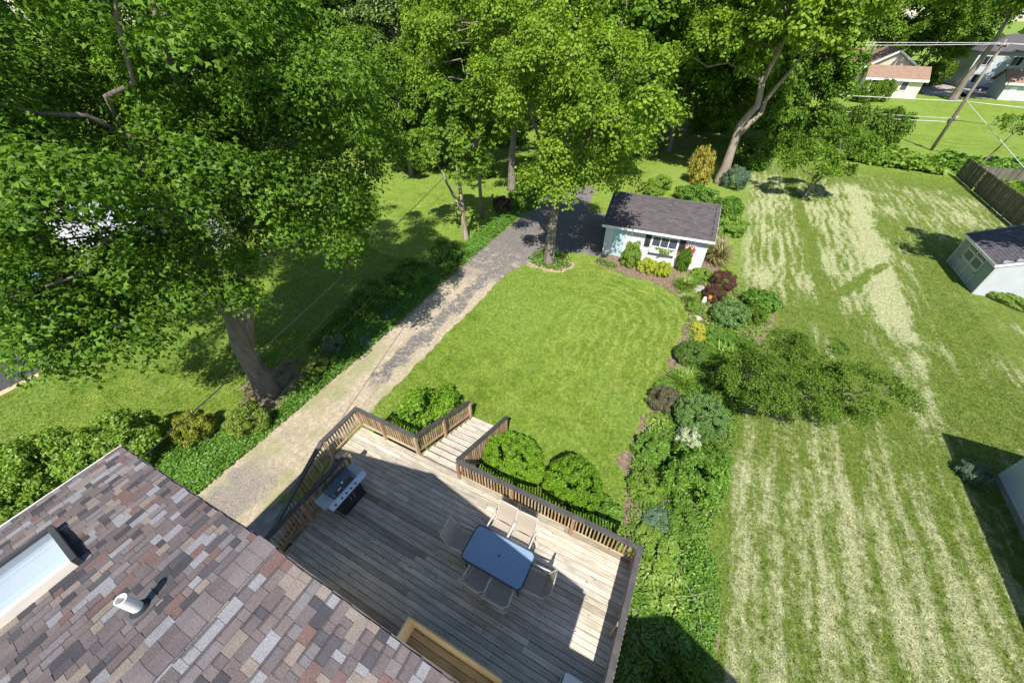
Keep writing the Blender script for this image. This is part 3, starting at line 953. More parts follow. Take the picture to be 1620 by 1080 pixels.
# which tabs does the photograph show
def px(x, y, z):
    a = R_(26.8)
    xc = math.cos(a) * x + math.sin(a) * y
    yc = -math.sin(a) * x + math.cos(a) * y
    p = R_(41)
    zz = z - 12.5
    f = yc * math.cos(p) - zz * math.sin(p)
    u = yc * math.sin(p) + zz * math.cos(p)
    if f < 0.1: return (-9e9, -9e9)
    return 810 + 600 * xc / f, 540 - 600 * u / f
def in_view(t, mrg=0):
    u, v = px(t[6], t[7], roof_z(t[6]))
    return -mrg < u < 1620 + mrg and -mrg < v < 1080 + mrg
vis = sorted([t for t in tabs if in_view(t)], key=lambda t: -(t[3] / t[5] ** 2))
big = set(id(t) for t in vis[:300])
tab_me = MB()
# unit tab: along local x = down slope (0 upper, 1 lower), y width 0..-1, z thickness
tab_me.add([(-0.15, -1, -0.2), (1, -1, 0.0), (1, 0, 0.0), (-0.15, 0, -0.2), (-0.15, -1, 0.15), (0.96, -1, 1.0), (0.96, 0, 1.0), (-0.15, 0, 0.15)],
           [(4, 5, 6, 7), (1, 2, 6, 5), (0, 1, 5, 4), (2, 3, 7, 6)])
tab_mesh = tab_me.mesh('shingle')
ho = ORG[house.name]
joined = MB()
ang = math.atan(SL)
for t in tabs:
    side, d1, y, w, th, dist, x, yc = t
    xu = XR + side * (d1 - EXP * CS)
    zu = roof_z(xu)
    ln = EXP
    gap = 0.004
    if id(t) in big:
        o = link('shingle', tab_mesh, MAT['tab'], roof, (xu - ho.x, (y - gap / 2) - ho.y if side > 0 else (y - w + gap / 2) - ho.y, zu - ho.z + 0.004),
                 (0, ang, 0) if side > 0 else (0, ang, math.pi), (ln * 1.02, w - gap, th))
        if side < 0:
            o.rotation_euler = Matrix.Rotation(math.pi, 4, 'Z').to_euler()
            o.rotation_euler = (Matrix.Rotation(math.pi, 4, 'Z') @ Matrix.Rotation(ang, 4, 'Y')).to_euler()
    else:
        sx = side
        def pt(a, b, c):
            return (xu + sx * (a * ln * CS + c * th * math.sin(ang)), y - gap / 2 + b * (w - gap), zu + 0.004 - a * ln * math.sin(ang) + c * th * CS)
        vv = [pt(-0.15, -1, -0.2), pt(1, -1, 0), pt(1, 0, 0), pt(-0.15, 0, -0.2), pt(-0.15, -1, 0.15), pt(0.96, -1, 1), pt(0.96, 0, 1), pt(-0.15, 0, 0.15)]
        ff = [(4, 5, 6, 7), (1, 2, 6, 5), (0, 1, 5, 4), (2, 3, 7, 6)]
        joined.add(vv, ff if side > 0 else [f[::-1] for f in ff])
o = joined.obj('shingle_field', MAT['tab_joined'], roof)
o['kind'] = 'stuff'
# ridge caps
cap_me = MB()
hw = 0.155
cap_me.add([(-hw, 0, -SL * hw), (0, 0, 0), (hw, 0, -SL * hw), (-hw, -1, -SL * hw - 0.001), (0, -1, -0.001), (hw, -1, -SL * hw - 0.001),
            (-hw, -0.0, -SL * hw - 0.02), (hw, 0, -SL * hw - 0.02), (-hw, -1, -SL * hw - 0.02), (hw, -1, -SL * hw - 0.02)],
           [(0, 3, 4, 1), (1, 4, 5, 2), (0, 1, 2, 7, 6), (0, 6, 8, 3), (2, 5, 9, 7)])
cap_mesh = cap_me.mesh('ridge_shingle')
y = YF + 0.02
k = 0
while y > -4.2:
    o = link('ridge_shingle', cap_mesh, MAT['ridge_tab'], roof, (XR - ho.x, y - ho.y, ZR - ho.z + 0.030), (R_(1.6), 0, R_(rng.uniform(-0.6, 0.6))), (1, 0.25, 1))
    y -= 0.168
    k += 1

# skylight: white light shaft below a glazed curb
sky = MB()
zc = roof_z((SKX0 + SKX1) / 2)
def sk(x, y, h): return (x + h * math.sin(-ang), y, roof_z(x) + h * CS)
fr = 0.07
def curb(x0, x1, y0, y1, h0=-0.0, h1=0.13):
    m_ = MB()
    m_.add([sk(x0, y0, h0), sk(x1, y0, h0), sk(x1, y1, h0), sk(x0, y1, h0), sk(x0, y0, h1), sk(x1, y0, h1), sk(x1, y1, h1), sk(x0, y1, h1)],
           [(0, 3, 2, 1), (4, 5, 6, 7), (0, 1, 5, 4), (1, 2, 6, 5), (2, 3, 7, 6), (3, 0, 4, 7)])
    return m_
skl = curb(SKX1 - fr, SKX1 + 0.03, SKY0 - 0.03, SKY1 - fr).obj('skylight', MAT['sunlit_cream_trim'], house)  # sunlight on this side is put into the cream colour
skl['label'] = 'rectangular skylight with cream sunlit-toned side curb and dark shade-toned end frame'
curb(SKX0 - 0.03, SKX1 + 0.03, SKY1 - fr + 0.001, SKY1 - 0.005, 0.0, 0.135).obj('end_frame', MAT['dark_metal'], skl)  # dark frame colour also carries the shade on this far face
curb(SKX0 - 0.03, SKX0 + fr, SKY0 - 0.03, SKY1 - fr).obj('side_frame', MAT['dark_metal'], skl)
curb(SKX0 + fr + 0.001, SKX1 - fr - 0.001, SKY0 - 0.03, SKY0 + fr).obj('end_frame', MAT['dark_metal'], skl)
pane = curb(SKX0 + fr - 0.004, SKX1 - fr + 0.004, SKY0 + fr - 0.004, SKY1 - fr + 0.004, 0.085, 0.095).obj('glass_pane', MAT['skylight_glass'], skl)
m_ = MB()
b0, b1, b2, b3 = (SKX0 + fr, SKY0 + fr), (SKX1 - fr, SKY0 + fr), (SKX1 - fr, SKY1 - fr), (SKX0 + fr, SKY1 - fr)
zb = zc + 0.03
topz = 0.05
for a, b in ((b0, b1), (b1, b2), (b2, b3), (b3, b0)):
    pass
def dn(c, h, drop): p_ = sk(c[0], c[1], h); return (p_[0], p_[1], p_[2] - drop)
m_.add([sk(*q, 0.084) for q in (b0, b1, b2, b3)] + [dn(q, 0.0, 0.42) for q in (b0, b1, b2, b3)],
       [(0, 1, 5, 4), (1, 2, 6, 5), (2, 3, 7, 6), (3, 0, 4, 7)])
shaft = m_.obj('light_shaft', MAT['white_trim'], skl)
m_ = MB()
m_.add([dn(q, 0.0, 0.40) for q in (b0, b1, b2, b3)], [(0, 1, 2, 3)])
m_.obj('blind', plain('pale_blind', (0.50, 0.58, 0.66), 0.8, 0.2, var=0.03), skl)

# vent pipe with rubber boot
vx, vy = -4.30, -0.77
vz = roof_z(vx)
m_ = MB()
m_.lathe([(0.058, -0.05), (0.058, 0.36), (0.047, 0.36), (0.047, 0.02)], (vx, vy, vz), 20)
vent = m_.obj('vent_pipe', MAT['pvc'], house, smooth=False)
m_ = MB()
m_.lathe([(0.12, -0.02), (0.085, 0.045), (0.066, 0.07), (0.060, 0.07)], (vx, vy, vz + 0.01), 20)
m_.obj('rubber_boot', MAT['rubber'], vent)
m_ = MB()
m_.add([(vx - 0.16, vy - 0.13, roof_z(vx - 0.16) + 0.019), (vx + 0.12, vy - 0.13, roof_z(vx + 0.12) + 0.019), (vx + 0.12, vy + 0.16, roof_z(vx + 0.12) + 0.019), (vx - 0.16, vy + 0.16, roof_z(vx - 0.16) + 0.019)], [(0, 1, 2, 3)])
m_.obj('flashing', plain('flashing_grey', (0.10, 0.098, 0.105), 0.7, 0.3), vent)

# cross wing on the right (its gable shades the lower deck and the plants beside it)
wing = MB()
yg = -0.92
pk = (4.4, 8.08)
e0, e1 = (1.25, 6.38), (7.1, 6.25)
wing.add([(e0[0], yg, e0[1]), (1.95, yg, 6.40), (pk[0], yg, pk[1]), (e1[0], yg, e1[1]), (e0[0], -9, e0[1]), (1.95, -9, 6.40), (pk[0], -9, pk[1]), (e1[0], -9, e1[1]),
          (e0[0], yg, e0[1] - 0.1), (e1[0], yg, e1[1] - 0.1), (e0[0], -9, e0[1] - 0.1), (e1[0], -9, e1[1] - 0.1), (pk[0], yg, pk[1] - 0.1), (pk[0], -9, pk[1] - 0.1), (1.95, yg, 6.3), (1.95, -9, 6.3)],
         [(0, 4, 5, 1), (1, 5, 6, 2), (2, 6, 7, 3), (0, 1, 14, 8), (1, 2, 12, 14), (2, 3, 9, 12), (8, 14, 15, 10), (14, 12, 13, 15), (12, 9, 11, 13), (3, 7, 11, 9)])
wing.obj('wing_roof', MAT['tab_joined'], house)
mb = MB()
mb.box(1.31, 6.7, -8.9, yg - 0.35, 0, 6.15)
mb.add([(1.95, yg - 0.35, 6.15), (6.7, yg - 0.35, 6.15), (pk[0], yg - 0.35, pk[1] - 0.12)], [(0, 1, 2)])
mb.obj('wing_wall', MAT['beige_siding'], house)

# ------------------------------------------------------------------ deck
ZD = 1.70
deck = thing('deck', 'raised weathered wood deck with dark capped railings behind the house', 'deck', (-3.5, 2.4, 0.0))
do = ORG[deck.name]
brd = MB()
b = 0.006
brd.add([(-.5, -.0675, -.035), (.5, -.0675, -.035), (.5, .0675, -.035), (-.5, .0675, -.035),
         (-.5, -.0675, -b), (.5, -.0675, -b), (.5, .0675, -b), (-.5, .0675, -b),
         (-.4995, -.0675 + b, 0), (.4995, -.0675 + b, 0), (.4995, .0675 - b, 0), (-.4995, .0675 - b, 0)],
        [(0, 3, 2, 1), (0, 1, 5, 4), (1, 2, 6, 5), (2, 3, 7, 6), (3, 0, 4, 7), (4, 5, 9, 8), (5, 6, 10, 9), (6, 7, 11, 10), (7, 4, 8, 11), (8, 9, 10, 11)])
board_mesh = brd.mesh('deck_board')
rng = random.Random(4)
DX0, DX1 = -8.20, 1.15
y = 4.76 - 0.0675
row = 0
while y > 0.05:
    x0 = DX0 if y > 3.42 else -7.13
    cuts = [x0]
    x = x0 + rng.uniform(1.2, 3.6)
    while x < DX1 - 1.0:
        cuts.append(x)
        x += rng.uniform(2.4, 4.2)
    cuts.append(DX1)
    for a, c in zip(cuts[:-1], cuts[1:]):
        link('deck_board', board_mesh, MAT['deck'], deck, ((a + c) / 2 - do.x, y - do.y + rng.uniform(-0.0015, 0.0015), ZD + rng.uniform(-0.003, 0.003)),
             (R_(rng.uniform(-0.5, 0.5)), 0, R_(rng.uniform(-0.03, 0.03))), (c - a - 0.006, 1, 1))
    y -= 0.1445
    row += 1
# frame under the boards
mb = MB()
mb.box(DX0 + 0.02, DX1 - 0.02, 4.70, 4.74, 1.42, 1.66)
mb.box(DX1 - 0.06, DX1 - 0.02, 0.02, 4.69, 1.42, 1.66)
mb.box(DX0 + 0.02, DX0 + 0.06, 3.42, 4.69, 1.42, 1.66)
mb.box(-7.11, -7.07, 0.02, 3.41, 1.42, 1.66)
for i in range(20):
    xx = -7.0 + i * 0.42
    mb.box(xx, xx + 0.04, 0.02, 4.69, 1.44, 1.655)
mb.obj('frame', MAT['rail_x'], deck)
for xx in (-8.0, -5.9, -4.1, -1.5, 0.95):
    m_ = MB(); m_.box(xx, xx + 0.1, 4.56, 4.66, 0, 1.42); m_.obj('support_post', MAT['cedar'], deck)

bal = MB(); bal.box(-.019, .019, -.019, .019, 0, 1)
bal_mesh = bal.mesh('baluster')
def post(x, y, z0, z1, w=0.088):
    m_ = MB(); m_.box(x - w / 2, x + w / 2, y - w / 2, y + w / 2, z0, z1)
    return m_.obj('post', MAT['cedar'], deck)
def rail(p, q, offs=(0, 0), step_=0.098, caps=(0.0, 0.0), low=0.13, capw=0.14, gapb=0.0):
    """p, q = cap centre line end points at cap top; offs = sideways offset of the balusters"""
    p, q = Vector(p), Vector(q)
    d = (q - p)
    L = d.length
    dn = d.normalized()
    h = Vector((d.x, d.y, 0))
    hl = h.length
    m_ = MB()
    m_.beam(p - dn * caps[0] + Vector((0, 0, -0.02)), q + dn * caps[1] + Vector((0, 0, -0.02)), capw, 0.04, 0.006)
    cap = m_.obj('cap_rail', MAT['cap'], deck)
    m_ = MB()
    m_.beam(p + Vector((0, 0, -0.09)), q + Vector((0, 0, -0.09)), 0.036, 0.09)
    m_.obj('upper_rail', MAT['rail_x'] if abs(h.x) > abs(h.y) else MAT['cedar'], deck)
    m_ = MB()
    m_.beam(p + Vector((0, 0, -0.95 + low)), q + Vector((0, 0, -0.95 + low)), 0.036, 0.085)
    m_.obj('lower_rail', MAT['rail_x'] if abs(h.x) > abs(h.y) else MAT['cedar'], deck)
    n = int(hl / step_)
    for i in range(1, n):
        s = i / n
        c = p + d * s
        link('baluster', bal_mesh, MAT['cedar'], deck, (c.x + offs[0] - do.x, c.y + offs[1] - do.y, c.z - 0.95 + low - 0.05 - gapb), (0, 0, 0), (1, 1, 0.95 - low - 0.0 + gapb))
ZC = ZD + 0.95
YL, YR = 4.80, 4.69          # front rail left and right of the stairs
XL, XRR = -8.20, 1.13
SXL, SXR = -5.80, -4.16      # stair rails
rail((XL, YL, ZC), (SXL, YL, ZC), (0, 0.0385), caps=(0.07, 0.0))
rail((SXR, YR, ZC), (XRR, YR, ZC), (0, 0.0385), caps=(0.0, 0.07))
rail((XL, 3.36, ZC), (XL, YL - 0.071, ZC), (-0.0385, 0), caps=(0.0, 0.0))
rail((XRR, 0.1, ZC), (XRR, YR - 0.071, ZC), (0.062, 0), caps=(0.0, 0.0))
rail((-7.20, 0.1, ZC), (-7.20, 3.47, ZC), (-0.0385, 0))
for x, y in ((XL + 0.02, YL - 0.03), (-7.13, YL - 0.045), (SXL, YL - 0.01), (SXR, YR - 0.01), (-2.35, YR - 0.045), (-0.55, YR - 0.045), (XRR - 0.02, YR - 0.03)):
    post(x, y, 1.45, ZC - 0.041)
for x, y in ((XL + 0.03, 3.40), (-7.16, 3.42), (-7.16, 1.7), (XRR - 0.05, 2.95), (XRR - 0.05, 1.35)):
    post(x, y, 1.45, ZC - 0.041)

# front stairs
NT_, TD, RH = 10, 0.305, 0.155
for i in range(NT_):
    z = ZD - RH * (i + 1)
    y0 = 4.79 + TD * i
    for j in range(2):
        ya = y0 + j * 0.155
        m_ = MB(); m_.box(SXL + 0.06, SXR - 0.06, ya, ya + 0.149, z - 0.036, z)
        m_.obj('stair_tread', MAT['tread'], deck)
    m_ = MB(); m_.box(SXL + 0.07, SXR - 0.07, y0 + 0.001, y0 + 0.018, z, z + RH - 0.05)
    m_.obj('riser', MAT['cedar'], deck)
for x in (SXL + 0.02, SXR - 0.06):
    m_ = MB()
    m_.add([(x, 4.79, ZD - 0.04), (x + 0.04, 4.79, ZD - 0.04), (x + 0.04, 7.90, 0.14), (x, 7.90, 0.14), (x, 4.79, ZD - 0.34), (x + 0.04, 4.79, ZD - 0.34), (x + 0.04, 7.60, 0.0), (x, 7.60, 0.0)],
           [(0, 1, 2, 3), (4, 7, 6, 5), (0, 4, 5, 1), (1, 5, 6, 2), (2, 6, 7, 3), (3, 7, 4, 0)])
    m_.obj('stringer', MAT['cedar'], deck)
ye = 7.82
ze = ZC - (ye - 4.79) / TD * RH
rail((SXL, YL - 0.02, ZC), (SXL, ye, ze), (-0.0385, 0), low=0.15)
rail((SXR, YR + 0.02, ZC), (SXR, ye, ze), (0.0385, 0), low=0.15)
for x in (SXL, SXR):
    post(x + (0.03 if x == SXL else -0.03), ye - 0.05, 0.0, ze - 0.045)
    ym = 6.15
    post(x + (0.03 if x == SXL else -0.03), ym, 0.55, ZC - (ym - 4.79) / TD * RH - 0.045)

# side stairs going down towards the house wall
for i in range(NT_):
    z = ZD - RH * (i + 1)
    y1 = 3.37 - 0.28 * i
    for j in range(2):
        ya = y1 - 0.14 * (j + 1)
        m_ = MB(); m_.box(XL + 0.08, -7.27, ya, ya + 0.134, z - 0.036, z)
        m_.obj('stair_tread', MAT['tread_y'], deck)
for x in (XL + 0.03, -7.25):
    m_ = MB()
    m_.add([(x, 3.37, ZD - 0.04), (x + 0.04, 3.37, ZD - 0.04), (x + 0.04, 0.55, 0.14), (x, 0.55, 0.14), (x, 3.37, ZD - 0.34), (x + 0.04, 3.37, ZD - 0.34), (x + 0.04, 0.85, 0.0), (x, 0.85, 0.0)],
           [(0, 3, 2, 1), (4, 5, 6, 7), (0, 1, 5, 4), (1, 2, 6, 5), (2, 3, 7, 6), (3, 0, 4, 7)])
    m_.obj('stringer', MAT['cedar'], deck)
rail((XL, 0.62, ZC - 2.74 / 0.28 * RH), (XL, 3.36, ZC), (-0.0385, 0), low=0.15)
post(XL + 0.03, 0.66, 0.0, ZC - 2.74 / 0.28 * RH - 0.04)

# low walled nook against the house, beige inside, pickets outside
NX0, NX1, NY = -3.08, -0.78, 1.06
nz = 2.50
m_ = MB(); m_.box(NX0, NX0 + 0.03, 0.02, NY, ZD + 0.012, nz); m_.obj('nook_panel', MAT['beige_panel'], deck)
m_ = MB(); m_.box(NX0 + 0.031, NX1, NY - 0.03, NY - 0.001, ZD + 0.012, nz); m_.obj('nook_panel', MAT['beige_panel'], deck)
m_ = MB(); m_.box(NX1 + 0.001, NX1 + 0.031, 0.02, NY, ZD + 0.012, nz); m_.obj('nook_panel', MAT['beige_panel'], deck)
m_ = MB(); m_.box(NX0 - 0.01, NX1 + 0.04, NY + 0.001, NY + 0.03, nz - 0.08, nz + 0.006); m_.obj('nook_rail', MAT['rail_x'], deck)
k = int((NX1 - NX0) / 0.115)
for i in range(k):
    x = NX0 + 0.06 + i * 0.115
    link('nook_picket', bal_mesh, MAT['rail_x'], deck, (x - do.x, NY + 0.050 - do.y, ZD + 0.01), (0, 0, 0), (1, 1, 0.74))

# ------------------------------------------------------------------ deck furniture
def rrect(x0, x1, y0, y1, r, n=6):
    out = []
    for cx, cy, a0 in ((x1 - r, y1 - r, 0), (x0 + r, y1 - r, 90), (x0 + r, y0 + r, 180), (x1 - r, y0 + r, 270)):
        for i in range(n + 1):
            a = R_(a0 + 90 * i / n)
            out.append((cx + r * math.cos(a), cy + r * math.sin(a)))
    return out

# --- patio table
TX0, TX1, TY0, TY1 = -2.75, -1.09, 2.58, 3.51
tbl = thing('patio_table', 'rectangular patio table with blue glass top on the deck', 'table', ((TX0 + TX1) / 2, (TY0 + TY1) / 2, ZD))
TZ = ZD + 0.72
o = rrect(TX0 + 0.02, TX1 - 0.02, TY0 + 0.02, TY1 - 0.02, 0.12, 8)
m_ = MB(); m_.prism(o, TZ - 0.006, TZ); gl = m_.obj('glass_top', MAT['table_glass'], tbl)
m_ = MB()
oc = rrect(TX0 + 0.014, TX1 - 0.014, TY0 + 0.014, TY1 - 0.014, 0.125, 8)
m_.tube([(x, y, TZ - 0.004) for x, y in oc + [oc[0], oc[1]]], 0.017, 8)
m_.obj('rim', MAT['table_frame'], tbl, smooth=True)
m_ = MB()
oc = rrect(TX0 + 0.15, TX1 - 0.15, TY0 + 0.13, TY1 - 0.13, 0.05, 3)
m_.tube([(x, y, TZ - 0.035) for x, y in oc + [oc[0]]], 0.014, 6)
m_.obj('under_frame', MAT['table_frame'], tbl, smooth=True)
for sx, sy in ((0, 0), (1, 0), (0, 1), (1, 1)):
    x = TX0 + 0.09 if sx == 0 else TX1 - 0.09
    y = TY0 + 0.09 if sy == 0 else TY1 - 0.09
    xi = TX0 + 0.2 if sx == 0 else TX1 - 0.2
    yi = TY0 + 0.18 if sy == 0 else TY1 - 0.18
    m_ = MB(); m_.tube([(xi, yi, TZ - 0.03), ((x + xi) / 2, (y + yi) / 2, TZ - 0.04), (x, y, TZ - 0.16), (x, y, ZD + 0.005)], 0.019, 8)
    m_.obj('leg', MAT['table_frame'], tbl, smooth=True)
cxm, cym = (TX0 + TX1) / 2 + 0.02, (TY0 + TY1) / 2
m_ = MB(); m_.lathe([(0.018, 0.001), (0.032, 0.001), (0.032, 0.006), (0.018, 0.006), (0.018, 0.001)], (cxm, cym, TZ), 16)
m_.obj('umbrella_ring', MAT['table_frame'], gl)

# --- sling chairs (local: seat faces +y, back at -y)
def make_chair(label, x, y, rz):
    c = thing('patio_chair', label, 'chair', (x, y, ZD), rz, 'sling chairs round the patio table')
    W2 = 0.27
    # sling profile in (y, z)
    seat = [(0.27, 0.415), (0.22, 0.43), (0.05, 0.405), (-0.12, 0.385), (-0.22, 0.40)]
    back = [(-0.225, 0.405), (-0.28, 0.50), (-0.34, 0.68), (-0.40, 0.86), (-0.435, 0.97), (-0.46, 1.0)]
    def sheet(prof, nm):
        m_ = MB()
        n = len(prof)
        xs = [-W2 + 0.02, -0.09, 0.09, W2 - 0.02]
        vv = []
        for t_ in (0, 1):
            for (a, b_) in prof:
                for i, xx in enumerate(xs):
                    sag = 0.018 if i in (1, 2) else 0.0
                    vv.append((xx, a - (sag if nm == 'sling_back' else 0) , b_ - (sag if nm == 'sling_seat' else 0) - t_ * 0.006))
        ff = []
        for t_ in (0, 1):
            for i in range(n - 1):
                for j in range(3):
                    q = t_ * n * 4 + i * 4 + j
                    f_ = (q, q + 1, q + 5, q + 4)
                    ff.append(f_ if t_ == 0 else f_[::-1])
        m_.add(vv, ff)
        link(nm, m_.mesh(nm, None, True), MAT['sling'], c)
    sheet(seat, 'sling_seat')
    sheet(back, 'sling_back')
    for s in (-1, 1):
        xx = s * W2
        m_ = MB(); m_.tube([(xx, 0.29, 0.40), (xx, 0.22, 0.42), (xx, -0.12, 0.375), (xx, -0.225, 0.40), (xx, -0.34, 0.68), (xx, -0.44, 0.98), (xx, -0.47, 1.01)], 0.014, 7)
        link('side_rail', m_.mesh('side_rail', None, True), MAT['chair_frame'], c)
        xa = s * (W2 + 0.035)
        m_ = MB(); m_.tube([(xa, -0.33, 0.64), (xa, -0.22, 0.635), (xa, 0.1, 0.64), (xa, 0.24, 0.63), (xa, 0.28, 0.60)], [0.016, 0.021, 0.023, 0.021, 0.014], 7)
        link('arm', m_.mesh('arm', None, True), MAT['chair_frame'], c)
        m_ = MB(); m_.tube([(xa, 0.26, 0.62), (xa, 0.285, 0.42), (xa, 0.30, 0.012)], 0.013, 7)
        link('leg', m_.mesh('leg', None, True), MAT['chair_frame'], c)
        m_ = MB(); m_.tube([(xa, -0.1, 0.63), (xa, -0.22, 0.36), (xa, -0.36, 0.012)], 0.013, 7)
        link('leg', m_.mesh('leg', None, True), MAT['chair_frame'], c)
    m_ = MB(); m_.tube([(-W2, -0.47, 1.01), (W2, -0.47, 1.01)], 0.014, 7)
    link('top_bar', m_.mesh('top_bar', None, True), MAT['chair_frame'], c)
    m_ = MB(); m_.tube([(-W2, 0.285, 0.40), (W2, 0.285, 0.40)], 0.013, 7)
    link('front_bar', m_.mesh('front_bar', None, True), MAT['chair_frame'], c)
    return c

ch = make_chair('sling chair on the railing side of the table, left of the sunlit pair', -2.22, 3.72, R_(180 - 2))
def chair_copy(label, x, y, rz):
    return copy_tree(ch, (x, y, ZD), rz, label)
chair_copy('sling chair on the railing side of the table, right of the sunlit pair', -1.63, 3.70, R_(180 + 1))
chair_copy('shaded sling chair at the table end nearest the grill', -2.93, 3.02, R_(-90 + 6))
chair_copy('shaded sling chair at the table end nearest the right railing', -0.93, 3.00, R_(90 + 5))
chair_copy('sling chair on the house side of the table, nearer the grill', -2.15, 2.55, R_(-3))
chair_copy('sling chair on the house side of the table, nearer the right railing', -1.56, 2.52, R_(2))

# --- gas grill (local: front faces +x, long axis y)
gr = thing('gas_grill', 'gas barbecue grill with silver side shelves beside the stair railing', 'grill', (-6.66, 2.62, ZD), R_(-1.5))
def gpart(nm, m_, mat, par=None, smooth=False):
    return link(nm, m_.mesh(nm, None, smooth), mat, par or gr)
m_ = MB(); m_.box(-0.24, 0.30, -0.38, 0.40, 0.07, 0.12); m_.box(-0.24, 0.28, -0.37, -0.345, 0.12, 0.70); m_.box(-0.24, 0.28, 0.345, 0.37, 0.12, 0.70); m_.box(-0.25, -0.23, -0.37, 0.37, 0.121, 0.70)
gpart('cart', m_, MAT['grill_black'])
m_ = MB(); m_.box(0.255, 0.285, -0.34, -0.005, 0.13, 0.68); gpart('cart_door', m_, MAT['grill_black'])
m_ = MB(); m_.box(0.255, 0.285, 0.005, 0.34, 0.13, 0.68); gpart('cart_door', m_, MAT['grill_black'])
for yy in (-0.06, 0.06):
    m_ = MB(); m_.tube([(0.285, yy, 0.42), (0.315, yy, 0.42), (0.315, yy, 0.60), (0.285, yy, 0.60)], 0.009, 6); gpart('door_handle', m_, MAT['grill_steel'])
for xx, yy in ((-0.2, -0.33), (0.24, -0.33), (-0.2, 0.33), (0.24, 0.33)):
    m_ = MB(); m_.tube([(xx, yy - 0.02, 0.038), (xx, yy + 0.02, 0.038)], 0.036, 10); gpart('caster', m_, MAT['rubber'])
m_ = MB()
m_.add([(-0.27, -0.37, 0.88), (0.20, -0.37, 0.88), (0.16, -0.35, 0.70), (-0.23, -0.35, 0.70), (-0.27, 0.37, 0.88), (0.20, 0.37, 0.88), (0.16, 0.35, 0.70), (-0.23, 0.35, 0.70)],
       [(0, 1, 2, 3), (4, 7, 6, 5), (0, 4, 5, 1), (1, 5, 6, 2), (2, 6, 7, 3), (3, 7, 4, 0)])
gpart('firebox', m_, MAT['grill_black'])
# hood: extruded curved profile along y
prof = [(-0.285, 0.885), (-0.285, 0.98), (-0.25, 1.07), (-0.17, 1.135), (-0.06, 1.155), (0.04, 1.12), (0.12, 1.05), (0.19, 0.95), (0.205, 0.885)]
n = len(prof)
m_ = MB(); m_.add([(a, -0.375, b_) for a, b_ in prof] + [(a, 0.375, b_) for a, b_ in prof], [(i, i + 1, n + i + 1, n + i) for i in range(n - 1)] + [tuple(range(n))[::-1], tuple(range(n, 2 * n)), (n - 1, 0, n, 2 * n - 1)])
lid = gpart('lid', m_, MAT['grill_lid'])
m_ = MB(); m_.add([(0.125, -0.30, 1.055), (0.192, -0.30, 0.96), (0.192, 0.30, 0.96), (0.125, 0.30, 1.055), (0.128, -0.30, 1.060), (0.197, -0.30, 0.964), (0.197, 0.30, 0.964), (0.128, 0.30, 1.060)],
                  [(4, 5, 6, 7), (0, 1, 5, 4), (1, 2, 6, 5), (2, 3, 7, 6), (3, 0, 4, 7)])
gpart('lid_window', m_, MAT['grill_black'], lid)
m_ = MB(); m_.tube([(0.18, -0.27, 1.0), (0.235, -0.27, 1.02), (0.235, 0.27, 1.02), (0.18, 0.27, 1.0)], 0.011, 7); gpart('lid_handle', m_, MAT['grill_black'], lid, True)
m_ = MB(); m_.tube([(0.10, 0.02, 1.066), (0.116, 0.02, 1.086)], 0.032, 14); gpart('thermometer', m_, MAT['grill_steel'], lid)
m_ = MB(); m_.add([(0.150, -0.20, 1.034), (0.166, -0.20, 1.012), (0.166, -0.08, 1.012), (0.150, -0.08, 1.034)], [(0, 1, 2, 3)]); m_.v = [(a + 0.006, b_, c_ + 0.006) for a, b_, c_ in m_.v]
gpart('name_plate', m_, MAT['white_trim'], lid)
# control panel
m_ = MB()
m_.add([(0.205, -0.62, 0.90), (0.25, -0.62, 0.885), (0.36, -0.60, 0.80), (0.33, -0.60, 0.74), (0.205, -0.62, 0.76), (0.205, 0.62, 0.90), (0.25, 0.62, 0.885), (0.36, 0.60, 0.80), (0.33, 0.60, 0.74), (0.205, 0.62, 0.76)],
       [(0, 1, 2, 3, 4), (9, 8, 7, 6, 5), (0, 5, 6, 1), (1, 6, 7, 2), (2, 7, 8, 3), (3, 8, 9, 4), (4, 9, 5, 0)])
pan = gpart('control_panel', m_, MAT['grill_steel'])
for yy in (-0.46, -0.24, -0.08, 0.08, 0.24):
    m_ = MB(); m_.tube([(0.305, yy, 0.845), (0.335, yy, 0.885)], [0.030, 0.024], 14); gpart('knob', m_, MAT['grill_black'], pan)
for s in (-1, 1):
    y0, y1 = (0.39, 0.66) if s > 0 else (-0.70, -0.39)
    m_ = MB(); m_.prism(rrect(-0.24, 0.204, y0, y1, 0.03, 3), 0.872, 0.895)
    gpart('side_shelf', m_, MAT['grill_steel'])

# --- cooler at the bottom edge
cl = thing('cooler', 'blue cooler with white lid on the deck by the right railing', 'cooler', (0.62, 1.60, ZD))
m_ = MB(); m_.prism(rrect(0.33, 0.93, 1.40, 1.82, 0.05, 4), ZD + 0.012, ZD + 0.36); m_.obj('body', MAT['cooler_blue'], cl)
m_ = MB(); m_.prism(rrect(0.34, 0.94, 1.39, 1.81, 0.05, 4), ZD + 0.361, ZD + 0.42); m_.obj('lid', MAT['cooler_white'], cl)
m_ = MB(); m_.tube([(0.325, 1.50, ZD + 0.30), (0.30, 1.50, ZD + 0.28), (0.30, 1.72, ZD + 0.28), (0.325, 1.72, ZD + 0.30)], 0.01, 6); m_.obj('handle', MAT['cooler_white'], cl)

